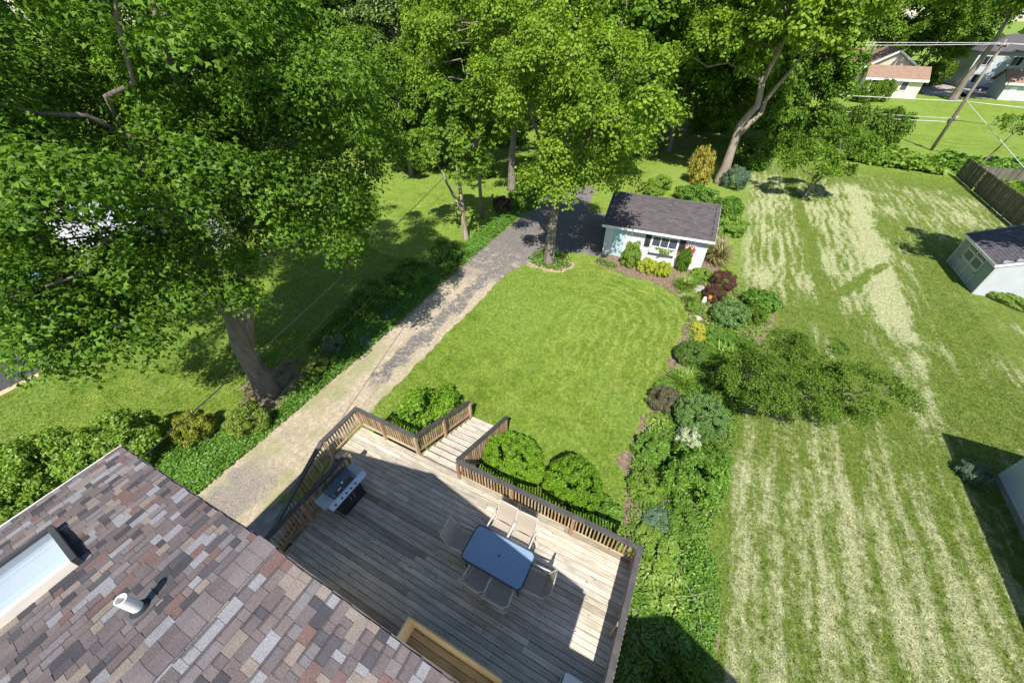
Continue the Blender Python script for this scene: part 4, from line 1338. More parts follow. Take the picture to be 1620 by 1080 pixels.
# ------------------------------------------------------------------ buildings
def gable_house(root, L, D, h, rise, over, wall_m, roof_m, trim_m, axis='x', siding=0.2, overx=0.25, t=0.10):
    """local box 0..L x 0..D; ridge along x.  parts: wall, roof, fascia"""
    mb = MB()
    lap_wall(mb, (L, 0), (0, 0), 0, h, None, siding, 0.018)
    mb2 = MB()
    lap_wall(mb, (0, D), (L, D), 0, h, None, siding, 0.018)
    s = rise / (D / 2)
    def cut(zz, LL):
        if zz < h: return 0, LL
        half = D / 2 - (zz - h) / s
        return D / 2 - half, D / 2 + half
    lap_wall(mb, (0, 0), (0, D), 0, h + rise, cut, siding, 0.018)
    lap_wall(mb, (L, D), (L, 0), 0, h + rise, cut, siding, 0.018)
    # wall winding: outward is left of pq, so flip front/back order
    w = link('wall', mb.mesh('wall'), wall_m, root)
    z0 = h - s * over
    parts = []
    for sd in (0, 1):
        mb = MB()
        ya, yb = (-over, D / 2) if sd == 0 else (D + over, D / 2)
        za, zb = z0, h + rise
        x0, x1 = -overx, L + overx
        nrow = max(1, int(round(abs(yb - ya) / 0.14)))
        for i in range(nrow):
            f0, f1 = i / nrow, (i + 1) / nrow
            p0 = (ya + (yb - ya) * f0, za + (zb - za) * f0 + 0.014)
            p1 = (ya + (yb - ya) * f1, za + (zb - za) * f1)
            if i == nrow - 1: p1 = (p1[0], p1[1] + 0.012)
            q0 = (p0[0], p0[1] - 0.03)
            vv = [(x0, p0[0], p0[1]), (x1, p0[0], p0[1]), (x1, p1[0], p1[1]), (x0, p1[0], p1[1]), (x0, q0[0], q0[1]), (x1, q0[0], q0[1])]
            ff = [(0, 1, 2, 3), (4, 5, 1, 0)]
            mb.add(vv, ff if sd == 0 else [f[::-1] for f in ff])
        mb.add([(x0, ya, za - t), (x1, ya, za - t), (x1, yb, zb - t), (x0, yb, zb - t), (x0, ya, za - 0.004), (x1, ya, za - 0.004), (x1, yb, zb - 0.004), (x0, yb, zb - 0.004)],
               [(0, 1, 2, 3), (0, 4, 5, 1), (1, 5, 6, 2), (3, 7, 4, 0)])
        parts.append(link('roof', mb.mesh('roof'), roof_m, root))
        mb = MB(); mb.box(x0 - 0.01, x1 + 0.01, min(ya, ya + (0.02 if sd else -0.02)), max(ya, ya + (0.02 if sd else -0.02)), za - 0.14, za + 0.012)
        link('fascia', mb.mesh('fascia'), trim_m, parts[-1])
        for xx in (x0 - 0.011, x1 - 0.009):
            mb = MB(); mb.beam((xx + 0.01, ya, za - 0.09), (xx + 0.01, yb, zb - 0.09), 0.02, 0.15)
            link('rake_board', mb.mesh('rake_board'), trim_m, parts[-1])
    return w, parts

def window(root, x0, x1, z0, z1, y, panes=1, dep=0.05, frame=0.06, m_tr=None, m_gl=None, face=-1):
    """window on a wall facing -y (face=-1) at local y"""
    mb = MB()
    m_tr = m_tr or MAT['white_trim']
    m_gl = m_gl or MAT['window_glass']
    a, b_ = sorted((y, y + face * dep))
    mb.box(x0, x1, a, b_, z0, z0 + frame); mb.box(x0, x1, a, b_, z1 - frame, z1)
    mb.box(x0, x0 + frame, a, b_, z0 + frame, z1 - frame); mb.box(x1 - frame, x1, a, b_, z0 + frame, z1 - frame)
    wi = (x1 - x0 - 2 * frame) / panes
    for i in range(1, panes):
        xx = x0 + frame + i * wi
        mb.box(xx - frame / 3, xx + frame / 3, a, b_, z0 + frame, z1 - frame)
    w = link('window', mb.mesh('window'), m_tr, root)
    for i in range(panes):
        p = MB(); xa = x0 + frame + i * wi + (frame / 3 if i else 0); xb = x0 + frame + (i + 1) * wi - (frame / 3 if i < panes - 1 else 0)
        yy = y + face * dep * 0.45
        p.box(xa, xb, min(yy, yy + face * 0.006), max(yy, yy + face * 0.006), z0 + frame, z1 - frame)
        link('pane', p.mesh('pane'), m_gl, w)
    return w

# --- garage
ga = thing('garage', 'small white clapboard garage with dark shingle roof and black shutters', 'garage', (-5.12, 23.80, 0), R_(5.0))
gable_house(ga, 6.25, 5.6, 2.28, 1.00, 0.32, MAT['white_siding'], MAT['dark_roof'], MAT['white_trim'], siding=0.19)
mb = MB(); mb.box(0.0, 0.045, -0.03, 0.0, 0, 2.2); mb.box(6.205, 6.25, -0.03, 0, 0, 2.2); link('corner_board', mb.mesh('corner_board'), MAT['white_trim'], ga)
mb = MB(); mb.box(0.38, 1.36, -0.06, -0.02, 0.03, 2.08); d_ = link('door', mb.mesh('door'), MAT['white_trim'], ga)
mb = MB(); mb.box(0.45, 1.29, -0.075, -0.061, 0.06, 2.02); link('door_leaf', mb.mesh('door_leaf'), MAT['door_blue'], d_)
mb = MB(); mb.tube([(1.22, -0.075, 1.0), (1.22, -0.12, 1.0)], [0.02, 0.03], 10); link('door_knob', mb.mesh('door_knob'), MAT['dark_metal'], d_)
window(ga, 2.95, 4.55, 1.12, 1.88, -0.02, 3, 0.05, 0.07)
for x0 in (2.55, 4.62):
    mb = MB(); mb.box(x0, x0 + 0.34, -0.05, -0.021, 1.06, 1.94)
    for i in range(9):
        mb.box(x0 + 0.04, x0 + 0.30, -0.062, -0.051, 1.12 + i * 0.088, 1.17 + i * 0.088)
    link('shutter', mb.mesh('shutter'), MAT['shutter'], ga)
mb = MB(); mb.box(2.95, 4.5, -0.22, -0.05, 0.80, 1.0); wb = link('window_box', mb.mesh('window_box'), MAT['white_trim'], ga)
rngn = np.random.default_rng(5)
me, _ = foliage(rngn, [(3.7, -0.14, 1.05, 0.7, 0.12, 0.14)], 10, 0.1, 60, 6, 0.1, 0.1, 'oval', 'flowers')
link('flowers', me, LM['fresh'], wb)
mb = MB(); mb.box(1.62, 1.74, -0.10, -0.02, 1.92, 2.08); mb.tube([(1.68, -0.13, 1.80), (1.68, -0.13, 1.95)], [0.07, 0.045], 10); link('wall_lamp', mb.mesh('wall_lamp'), MAT['white_trim'], ga)
mb = MB()
for i in range(5):
    mb.box(5.12 + i * 0.11, 5.135 + i * 0.11, -0.10, -0.085, 0.1, 1.75)
for i in range(8):
    mb.box(5.10, 5.60, -0.084, -0.07, 0.2 + i * 0.2, 0.215 + i * 0.2)
link('trellis', mb.mesh('trellis'), MAT['white_trim'], ga)

# --- garden shed on the right (front faces -x)
sh = thing('garden_shed', 'grey green garden shed with white trimmed double doors by the fence', 'shed', (15.62, 33.05, 0), R_(-90 + 1.5))
# local x runs towards the camera (-y world), local y runs to +x world
gable_house(sh, 4.2, 4.4, 1.98, 1.0, 0.18, MAT['green_siding'], MAT['shed_roof'], MAT['white_trim'], siding=0.2, overx=0.1)
mb = MB(); mb.box(4.2 + 0.021, 4.2 + 0.035, 0.0, 4.4, 0, 1.98)
mb.add([(4.221, 0, 1.981), (4.221, 4.4, 1.981), (4.221, 2.2, 2.95)], [(0, 1, 2)])
link('end_wall', mb.mesh('end_wall'), MAT['shed_white'], sh)
mb = MB(); mb.box(4.19, 4.24, -0.045, -0.019, 0, 1.95); mb.box(0, 0.06, -0.045, -0.019, 0, 1.95); link('corner_board', mb.mesh('corner_board'), MAT['white_trim'], sh)
for x0 in (0.92, 2.05):
    mb = MB(); mb.box(x0, x0 + 1.12, -0.05, -0.02, 0.04, 1.90); d_ = link('door', mb.mesh('door'), MAT['mint_siding'], sh)
    for k in range(4):
        xx = x0 + 0.10 + k * 0.25
        mb = MB(); mb.box(xx, xx + 0.15, -0.056, -0.051, 1.50, 1.80); link('top_light', mb.mesh('top_light'), MAT['dark_glass'], d_)
        mb = MB(); mb.box(xx, xx + 0.15, -0.056, -0.051, 0.12, 0.82); link('panel_board', mb.mesh('panel_board'), MAT['green_siding'], d_)
    mb = MB(); mb.box(x0 + 0.12, x0 + 1.0, -0.056, -0.051, 0.96, 1.38); link('middle_panel', mb.mesh('middle_panel'), plain('shed_panel_green', (0.16, 0.20, 0.18), 0.6, 0.3), d_)
    for zz in (0.75, 1.72):
        xh = x0 + 0.02 if x0 < 1.5 else x0 + 1.02
        mb = MB(); mb.box(xh - 0.06, xh + 0.1, -0.066, -0.057, zz, zz + 0.07); link('hinge', mb.mesh('hinge'), MAT['dark_metal'], d_)

# --- neighbour's outbuilding at the right edge, pale lap siding, hip roof
nb = thing('neighbour_house', 'pale blue sided neighbouring building at the right edge casting a hard shadow', 'house', (12.10, 13.95, 0))
w_ = MB()
lap_wall(w_, (12.10, 3.0), (12.10, 13.95), 0.25, 2.45, None, 0.16, 0.02)   # faces -x
lap_wall(w_, (12.10, 13.95), (19.0, 13.95), 0.25, 2.45, None, 0.16, 0.02)
w_.obj('wall', MAT['blue_siding'], nb)
mb = MB(); mb.box(12.13, 18.9, 3.1, 13.92, 0, 0.26); mb.obj('foundation', MAT['concrete'], nb)
mb = MB()
ex0, ex1, ey0, ey1, ez = 11.66, 19.4, 2.6, 13.93, 2.42
mb.add([(ex0, ey0, ez), (ex1, ey0, ez), (ex1, ey1, ez), (ex0, ey1, ez), (15.5, ey0 + 3.6, ez + 1.2), (15.5, ey1 - 3.6, ez + 1.2)],
       [(0, 1, 4), (1, 2, 5, 4), (2, 3, 5), (3, 0, 4, 5), (0, 3, 2, 1)])
mb.obj('roof', MAT['grey_roof'], nb)
mb = MB(); mb.box(ex0 - 0.02, ex0, ey0, ey1, ez - 0.10, ez + 0.02); mb.obj('fascia', MAT['white_trim'], nb)

# --- fence along the right side
fe = thing('board_fence', 'weathered vertical board fence beside the garden shed', 'fence', (21.9, 47.5, 0))
pk_ = MB(); pk_.add([(-.01, -.066, 0), (.01, -.066, 0), (.01, .066, 0), (-.01, .066, 0), (-.01, -.066, .97), (.01, -.066, .97), (.01, .066, .97), (-.01, .066, .97), (-.01, 0, 1), (.01, 0, 1)],
                    [(0, 3, 2, 1), (0, 1, 5, 4), (1, 2, 6, 9, 5), (2, 3, 7, 6), (3, 0, 4, 8, 7), (4, 5, 9, 8), (6, 7, 8, 9)])
pk_mesh = pk_.mesh('fence_board')
rng = random.Random(9)
yy = 55.4
while yy > 34.5:
    if not (50.9 < yy < 51.1):
        link('fence_board', pk_mesh, MAT['fence'], fe, (rng.uniform(-0.01, 0.01), yy - 47.5, 0.04), (R_(rng.uniform(-1, 1)), 0, 0), (1, 1, 1.78 + rng.uniform(-0.05, 0.05)))
    yy -= 0.15
for yy in [34.6 + 2.4 * i for i in range(9)]:
    m_ = MB(); m_.box(21.92, 22.02, yy - 0.05, yy + 0.05, 0, 1.85); m_.obj('post', MAT['fence'], fe)
for zz in (0.35, 1.0, 1.6):
    m_ = MB(); m_.box(21.915, 21.95, 34.5, 55.4, zz, zz + 0.09); m_.obj('fence_rail', MAT['fence'], fe)
fe2 = thing('rail_fence', 'short weathered fence running back from the corner of the board fence', 'fence', (22.2, 55.6, 0))
for i in range(60):
    link('fence_board', pk_mesh, MAT['fence'], fe2, (0.1 + i * 0.15, 0.12, 0.03), (0, 0, R_(90)), (1, 1, 1.15 + rng.uniform(-0.08, 0.08)))
for zz in (0.35, 0.9):
    m_ = MB(); m_.box(22.2, 31.2, 55.72, 55.76, zz, zz + 0.08); m_.obj('fence_rail', MAT['fence'], fe2)

# --- utility poles and wires
up = thing('utility_pole', 'tall weathered utility pole behind the fence with crossarm and cables', 'utility pole', (22.5, 66.4, 0))
m_ = MB(); m_.tube([(22.5, 66.4, -0.1), (22.55, 66.4, 5), (22.6, 66.4, 10.4)], [0.17, 0.15, 0.12], 12); m_.obj('pole', MAT['pole_wood'], up, smooth=True)
m_ = MB(); m_.beam((22.6, 65.2, 9.85), (22.6, 67.6, 9.85), 0.1, 0.12); ca = m_.obj('crossarm', MAT['pole_wood'], up)
for yy in (65.3, 66.1, 66.7, 67.5):
    m_ = MB(); m_.lathe([(0.02, 0.06), (0.05, 0.10), (0.03, 0.14), (0.05, 0.18), (0.02, 0.22)], (22.6, yy, 9.85), 8); m_.obj('insulator', MAT['wire'], ca)
m_ = MB(); m_.lathe([(0.001, 0), (0.17, 0.02), (0.17, 0.5), (0.001, 0.52)], (22.78, 66.4, 3.1), 12); m_.obj('terminal_can', MAT['concrete'], up, smooth=True)
m_ = MB(); m_.box(22.2, 22.4, 66.2, 66.35, 2.9, 3.35); m_.obj('junction_box', MAT['dark_metal'], up)
def cable(label, a, b_, r, m, sag=0.02, group=None, nm='overhead_cable'):
    a, b_ = Vector(a), Vector(b_)
    pts = []
    L = (b_ - a).length
    for i in range(17):
        s = i / 16
        p = a.lerp(b_, s)
        p.z -= 4 * sag * L * s * (1 - s)
        pts.append(p)
    mb = MB(); mb.tube(pts, r, 6)
    o = mb.obj(nm, m, None, smooth=True)
    return tag(o, label, 'cable', group)
cable('topmost pale wire running left from the utility pole crossarm', (22.6, 67.5, 10.05), (-30, 67.8, 10.0), 0.028, MAT['wire'], 0.006)
cable('second pale wire just under the topmost one left of the utility pole', (22.6, 65.3, 10.05), (-30, 65.0, 9.6), 0.028, MAT['wire'], 0.008)
cable('pale cable crossing in front of the beige house from the utility pole', (22.55, 66.4, 5.0), (-30, 66.4, 5.6), 0.04, MAT['wire'], 0.008)
cable('lower thin cable to the left of the pole junction box', (22.5, 66.3, 3.35), (2, 66.3, 3.3), 0.025, MAT['wire'], 0.004)
cable('lowest cable to the left of the pole junction box', (22.5, 66.3, 3.0), (1, 66.2, 2.7), 0.035, MAT['wire'], 0.004)
cable('topmost wire running right from the utility pole', (22.6, 67.5, 10.05), (62, 67.8, 10.0), 0.028, MAT['wire'], 0.008)
cable('second wire running right from the utility pole', (22.6, 65.3, 10.05), (62, 65.0, 10.0), 0.028, MAT['wire'], 0.008)
cable('pale cable running right from the middle of the utility pole', (22.55, 66.4, 5.0), (60, 66.4, 4.6), 0.04, MAT['wire'], 0.01)
cable('black cable running right from the junction box of the utility pole', (22.7, 66.4, 3.2), (55, 64.0, 2.6), 0.03, MAT['black_wire'], 0.006)
cable('pale guy wire slanting down to the lawn right of the utility pole', (22.6, 66.3, 5.1), (27.5, 52.0, 0.0), 0.035, MAT['wire'], 0.0, nm='guy_wire')

up2 = thing('service_pole', 'thin wooden pole standing in the lawn beside the driveway trees', 'utility pole', (-15.45, 25.19, 0))
m_ = MB(); m_.tube([(-15.45, 25.19, -0.1), (-15.45, 25.19, 7.2)], [0.14, 0.11], 10); m_.obj('pole', MAT['pole_wood'], up2, smooth=True)
PT = (-15.45, 25.19, 7.0)
cable('thick service cable passing in front of the big maple trunk', (-8.1, -2.5, 5.6), (-15.45, 25.19, 5.6), 0.014, MAT['black_wire'], 0.012)
cable('thin cable over the groundcover right of the thick service cable', (-8.1, -0.2, 5.2), (-15.40, 25.19, 5.0), 0.005, MAT['black_wire'], 0.012)
cable('thin cable over the driveway nearest the deck', (-8.05, 0.0, 4.6), (-15.30, 25.1, 4.4), 0.005, MAT['black_wire'], 0.02)

# ------------------------------------------------------------------ far houses
bh = thing('beige_house', 'beige bungalow with red brown roof beyond the utility wires', 'house', (19.5, 110.0, 0))
def hpart(nm, mb, m, root, par=None):
    return link(nm, mb.mesh(nm), m, par or root)
# front block (ridge along x), local coordinates
def far_block(root, x0, y0, L, D, h, rise, wall_m, roof_m, axis='x', over=0.5):
    m_ = MB(); m_.box(x0, x0 + L, y0, y0 + D, 0, h)
    if axis == 'x':
        m_.add([(x0, y0, h), (x0, y0 + D, h), (x0, y0 + D / 2, h + rise), (x0 + L, y0, h), (x0 + L, y0 + D, h), (x0 + L, y0 + D / 2, h + rise)], [(0, 2, 1), (3, 4, 5)])
    else:
        m_.add([(x0, y0, h), (x0 + L, y0, h), (x0 + L / 2, y0, h + rise), (x0, y0 + D, h), (x0 + L, y0 + D, h), (x0 + L / 2, y0 + D, h + rise)], [(0, 1, 2), (3, 5, 4)])
    hpart('wall', m_, wall_m, root)
    m_ = MB()
    t = 0.18
    if axis == 'x':
        s = rise / (D / 2); ze = h - s * over
        X0, X1 = x0 - over, x0 + L + over
        pts = [(y0 - over, ze), (y0 + D / 2, h + rise), (y0 + D + over, ze)]
        vv = [(X0, a, b_ + 0.05) for a, b_ in pts] + [(X1, a, b_ + 0.05) for a, b_ in pts] + [(X0, a, b_ + 0.05 - t) for a, b_ in pts] + [(X1, a, b_ + 0.05 - t) for a, b_ in pts]
    else:
        s = rise / (L / 2); ze = h - s * over
        Y0, Y1 = y0 - over, y0 + D + over
        pts = [(x0 - over, ze), (x0 + L / 2, h + rise), (x0 + L + over, ze)]
        vv = [(a, Y0, b_ + 0.05) for a, b_ in pts] + [(a, Y1, b_ + 0.05) for a, b_ in pts] + [(a, Y0, b_ + 0.05 - t) for a, b_ in pts] + [(a, Y1, b_ + 0.05 - t) for a, b_ in pts]
    ff = [(0, 3, 4, 1), (1, 4, 5, 2), (6, 7, 10, 9), (7, 8, 11, 10), (0, 1, 7, 6), (1, 2, 8, 7), (3, 9, 10, 4), (4, 10, 11, 5), (0, 6, 9, 3), (2, 5, 11, 8)]
    m_.add(vv, ff)
    r_ = hpart('roof', m_, roof_m, root)
    m_ = MB()
    if axis == 'x':
        m_.box(X0 - 0.02, X1 + 0.02, y0 - over - 0.05, y0 - over - 0.001, ze - 0.28, ze + 0.06)
    else:
        for k in (0, 1):
            a, b_ = pts[k], pts[k + 1]
            m_.beam((a[0], Y0 - 0.03, a[1] - 0.08), (b_[0], Y0 - 0.03, b_[1] - 0.08), 0.05, 0.30)
    hpart('fascia', m_, MAT['white_trim'], root, r_)
    return r_
far_block(bh, 2.0, 0.0, 8.6, 5.0, 3.2, 1.5, MAT['cream_siding'], MAT['brown_roof'], 'x')
far_block(bh, 1.6, 5.6, 8.6, 14.0, 4.3, 2.6, MAT['beige_siding'], MAT['brown_roof'], 'y')
far_block(bh, -8.5, 12.0, 10.0, 9.0, 4.6, 2.4, MAT['beige_siding'], MAT['brown_roof'], 'x')
window(bh, 2.6, 6.6, 0.7, 2.8, -0.01, 3, 0.08, 0.22)
window(bh, 7.4, 8.6, 1.1, 2.6, -0.01, 1, 0.08, 0.12)
m_ = MB(); m_.box(6.6, 7.0, 5.5, 5.6, 5.2, 5.9); hpart('gable_vent', m_, MAT['white_trim'], bh)
m_ = MB(); m_.box(1.6, 2.2, 9.0, 9.6, 5.4, 7.9); hpart('chimney', m_, plain('buff_brick', (0.45, 0.34, 0.22), 0.9, 0.1, var=0.3, scale=5), bh)

th_ = thing('tall_white_house', 'tall pale blue two storey house at the upper right edge', 'house', (42.3, 132.0, 0))
m_ = MB()
lap_wall(m_, (24.0, 0), (0, 0), 0, 6.4, None, 0.3, 0.03)
lap_wall(m_, (0, 0), (0, 12), 0, 6.4, None, 0.3, 0.03)
w_ = MB(); w_.v, w_.f = m_.v, [f[::-1] for f in m_.f]
hpart('wall', w_, MAT['blue_siding'], th_)
m_ = MB(); m_.add([(-0.5, -0.5, 6.35), (24.5, -0.5, 6.35), (24.5, 12.5, 6.35), (-0.5, 12.5, 6.35), (5, 6, 9.0), (19, 6, 9.0)], [(0, 1, 5, 4), (1, 2, 5), (2, 3, 4, 5), (3, 0, 4), (0, 3, 2, 1)])
hpart('roof', m_, MAT['shed_roof'], th_)
for x0 in (1.2, 5.6, 10.0, 15.0):
    for z0 in (0.9, 4.0):
        window(th_, x0, x0 + 1.7, z0, z0 + 1.6, -0.03, 2, 0.06, 0.09, None, MAT['dark_glass'])

gg = thing('small_brown_roof_garage', 'small mint walled garage with brown roof left of the tall pale house', 'garage', (43.6, 115.6, 0))
far_block(gg, 0.0, 0.0, 8.0, 6.0, 2.9, 1.6, MAT['mint_siding'], MAT['brown_roof'], 'x')
m_ = MB(); m_.box(0.8, 1.7, -0.05, -0.01, 0, 2.1); hpart('door', m_, MAT['white_trim'], gg)

def make_car(label, loc, rz, paint):
    c = thing('parked_car', label, 'car', loc, rz)
    m_ = MB()
    # body: loft of cross sections along x
    secs = [(-2.2, 0.55, 0.62, 0.72), (-2.1, 0.42, 0.80, 0.80), (-1.2, 0.32, 0.92, 0.86), (0.2, 0.30, 0.95, 0.88), (1.3, 0.32, 0.90, 0.86), (2.0, 0.40, 0.76, 0.80), (2.2, 0.5, 0.62, 0.70)]
    vv = []
    for x, zb, zt, hw_ in secs:
        vv += [(x, -hw_, zb), (x, -hw_, zt - 0.08), (x, -hw_ + 0.1, zt), (x, hw_ - 0.1, zt), (x, hw_, zt - 0.08), (x, hw_, zb)]
    ff = []
    for i in range(len(secs) - 1):
        for k in range(6):
            ff.append((i * 6 + k, i * 6 + (k + 1) % 6, (i + 1) * 6 + (k + 1) % 6, (i + 1) * 6 + k))
    ff += [tuple(range(6)), tuple(range((len(secs) - 1) * 6, len(secs) * 6))[::-1]]
    m_.add(vv, [f[::-1] for f in ff])
    hpart('body', m_, paint, c)
    m_ = MB()
    cs = [(-1.7, 0.90, 0.74), (-1.1, 1.42, 0.62), (0.2, 1.46, 0.62), (1.05, 0.92, 0.72)]
    vv = []
    for x, zt, hw_ in cs:
        vv += [(x, -0.80 if zt < 1 else -0.78, 0.88), (x, -hw_, zt), (x, hw_, zt), (x, 0.80 if zt < 1 else 0.78, 0.88)]
    ff = []
    for i in range(3):
        for k in range(3):
            ff.append((i * 4 + k, (i + 1) * 4 + k, (i + 1) * 4 + k + 1, i * 4 + k + 1))
    m_.add(vv, ff)
    hpart('cabin_glass', m_, MAT['dark_glass'], c)
    m_ = MB(); m_.box(-1.05, 0.15, -0.60, 0.60, 1.43, 1.48); hpart('roof', m_, paint, c)
    for x in (-1.35, 1.35):
        for y in (-0.82, 0.82):
            m_ = MB(); m_.tube([(x, y - 0.1, 0.32), (x, y + 0.1, 0.32)], 0.32, 16); w = hpart('wheel', m_, MAT['tyre'], c)
            m_ = MB(); m_.tube([(x, y - 0.106, 0.32), (x, y + 0.106, 0.32)], 0.19, 12); hpart('rim', m_, MAT['car_silver'], c, w)
    for y in (-0.55, 0.55):
        m_ = MB(); m_.box(2.13, 2.2, y - 0.16, y + 0.16, 0.58, 0.70); hpart('headlight', m_, MAT['white_trim'], c)
    return c
make_car('dark navy car parked in front of the tall pale house', (45.6, 126.0, 0.04), R_(-30), MAT['car_paint'])

wh = thing('white_house', 'white house glimpsed between the trees behind the garage', 'house', (-30.5, 106.0, 0))
far_block(wh, 0.0, 0.0, 9.0, 8.0, 3.6, 2.4, MAT['white_siding'], MAT['grey_roof'], 'x')
window(wh, 1.5, 3.0, 1.0, 2.6, -0.01, 2, 0.06, 0.1)
window(wh, 5.0, 6.5, 1.0, 2.6, -0.01, 2, 0.06, 0.1)

lh = thing('left_neighbour_house', 'pale grey house showing through gaps in the big maple', 'house', (-38.0, 6.5, 0))
far_block(lh, 0.0, 1.0, 9.0, 9.0, 2.8, 1.8, MAT['white_siding'], MAT['grey_roof'], 'x', 0.4)
m_ = MB(); m_.box(1.0, 4.2, 0.93, 0.99, 0.1, 2.3); hpart('garage_door', m_, MAT['white_trim'], lh)
bnc = thing('garden_bench', 'pale slatted garden bench half hidden under the big maple', 'bench', (-24.9, 8.3, 0), R_(25))
for i in range(6):
    m_ = MB(); m_.box(-0.8, 0.8, -0.30 + i * 0.1, -0.23 + i * 0.1, 0.42, 0.45); hpart('slat', m_, MAT['white_trim'], bnc)
for i in range(3):
    m_ = MB(); m_.box(-0.8, 0.8, 0.32, 0.35, 0.55 + i * 0.14, 0.65 + i * 0.14); hpart('back_slat', m_, MAT['white_trim'], bnc)
for sx in (-0.7, 0.7):
    for sy, zt in ((-0.25, 0.42), (0.31, 0.95)):
        m_ = MB(); m_.box(sx - 0.03, sx + 0.03, sy - 0.03, sy + 0.03 - 0.021, 0, zt); hpart('leg', m_, MAT['white_trim'], bnc)
bc = make_car('blue grey car showing through the left part of the maple crown', (-35.5, 4.6, 0.02), R_(10), plain('blue_car_paint', (0.10, 0.17, 0.30), 0.2, 0.6))

# ------------------------------------------------------------------ trees
FOL_BIG = dict(nl=330, lobe_r=0.95, nspray=9000, per=24, spray_r=0.44, leaf=0.138, tmpl='maple', droop=0.30, shell=(0.45, 1.0), bottom=-0.85)
make_tree('maple_tree', 'huge dark green maple with thick leaning trunk left of the driveway', 'tree', (-14.35, 5.0), (0.1, 0.4, 10.0), 0.37,
          [(-0.6, 0.0, 10.6, 5.0, 5.0, 4.8), (-2.6, -2.4, 8.4, 4.0, 3.2, 3.2), (0.0, 3.6, 9.0, 4.4, 4.4, 4.2), (-3.2, 2.8, 13.4, 6.0, 6.0, 6.0), (-6.2, 0.4, 9.2, 4.4, 4.6, 4.2), (1.2, -0.6, 7.6, 2.5, 2.8, 2.5),
           (1.3, 3.4, 8.2, 2.8, 3.2, 3.2), (0.0, 5.6, 9.0, 3.4, 3.6, 4.2), (-0.4, -2.7, 7.2, 2.6, 1.8, 2.0), (0.9, -1.2, 6.4, 1.9, 1.9, 1.4), (-2.2, -3.0, 6.3, 2.4, 1.5, 1.5)],
          FOL_BIG, (LM['maple'], MAT['bark']), 21, limbs=46, forks=[((0.05, 0.25, 2.6), (1.0, 2.6, 8.6), 0.26), ((0.05, 0.2, 4.0), (-4.5, 0.5, 11.0), 0.15), ((0, 0.2, 4.6), (-2.0, 4.0, 14.0), 0.18)], flare=1.55, nside=14)

FOL_MID = dict(nl=85, lobe_r=0.85, nspray=2500, per=18, spray_r=0.44, leaf=0.145, tmpl='wide', droop=0.5)
make_tree('silver_maple_tree', 'bright green tree standing at the lawn corner between driveway and garage', 'tree', (-7.91, 21.0), (0.5, 0.4, 9.0), 0.33,
          [(0.2, 0.5, 8.8, 3.9, 3.6, 4.2), (-2.3, 1.0, 9.2, 3.4, 3.2, 3.4), (1.5, 0.3, 7.4, 2.7, 2.5, 2.2), (0.3, -0.6, 6.4, 2.3, 2.2, 1.9), (3.7, -0.8, 9.4, 2.6, 2.5, 2.0)],
          FOL_MID, (LM['bright'], MAT['bark']), 31, limbs=28, forks=[((0.2, 0.15, 4.0), (-2.4, 1.0, 9.2), 0.16), ((0.25, 0.2, 4.6), (2.2, 0.6, 9.0), 0.15)], flare=1.35)

FOL_MID2 = dict(nl=130, lobe_r=1.05, nspray=3000, per=16, spray_r=0.48, leaf=0.18, tmpl='wide', droop=0.45)
make_tree('spreading_tree', 'broad bright crowned tree behind the twin trunk tree left of the driveway', 'tree', (-16.2, 32.0), (0.2, 0.3, 11.0), 0.34,
          [(-1.6, -0.5, 9.6, 6.6, 5.4, 5.0), (1.0, 1.5, 13.5, 5.4, 4.8, 5.0), (2.0, 0.5, 8.0, 4.0, 3.6, 3.2)],
          FOL_MID2, (LM['bright'], MAT['bark']), 33, limbs=26)
FOL_SM = dict(nl=34, lobe_r=0.75, nspray=520, per=16, spray_r=0.45, leaf=0.22, tmpl='wide', droop=0.4)
make_tree('twin_trunk_tree', 'small dark leaved twin trunk tree in the lawn left of the driveway', 'tree', (-14.6, 21.5), (-0.6, 0.5, 5.2), 0.20,
          [(-1.4, 0.6, 6.2, 2.9, 2.6, 2.2), (0.2, 0.8, 7.2, 2.2, 2.2, 2.2)],
          FOL_SM, (LM['mid'], MAT['bark_pale']), 35, limbs=14, forks=[((-0.15, 0.1, 2.0), (-2.2, 0.3, 5.4), 0.12)])
make_tree('forked_trunk_tree', 'tall tree with pale forked trunk right behind the garage', 'tree', (0.75, 42.6), (1.2, 0.3, 11.5), 0.42,
          [(1.2, 0.0, 12.6, 5.0, 4.8, 4.2), (-2.6, 0.6, 10.6, 4.2, 4.0, 3.2), (0.4, 0.4, 16.5, 4.6, 4.4, 3.6)],
          dict(FOL_MID2, nspray=2600, leaf=0.25), (LM['bright'], MAT['bark_pale']), 37, limbs=22, forks=[((0.35, 0.1, 4.2), (2.8, 0.4, 10.0), 0.26)], flare=1.25)
make_tree('lawn_fruit_tree', 'small airy fruit tree alone on the striped lawn right of the garage', 'tree', (7.84, 42.0), (0.4, 0.2, 2.9), 0.17,
          [(0.0, 0.0, 3.7, 3.0, 2.8, 1.9), (1.2, 0.4, 4.6, 2.0, 2.0, 1.5), (-1.2, -0.2, 3.2, 2.2, 2.0, 1.5)],
          dict(nl=40, lobe_r=0.6, nspray=650, per=14, spray_r=0.4, leaf=0.20, tmpl='oval', droop=0.2), (LM['mid'], MAT['bark']), 39, limbs=16, forks=[((0.0, 0, 0.6), (1.3, 0.2, 3.2), 0.12)])
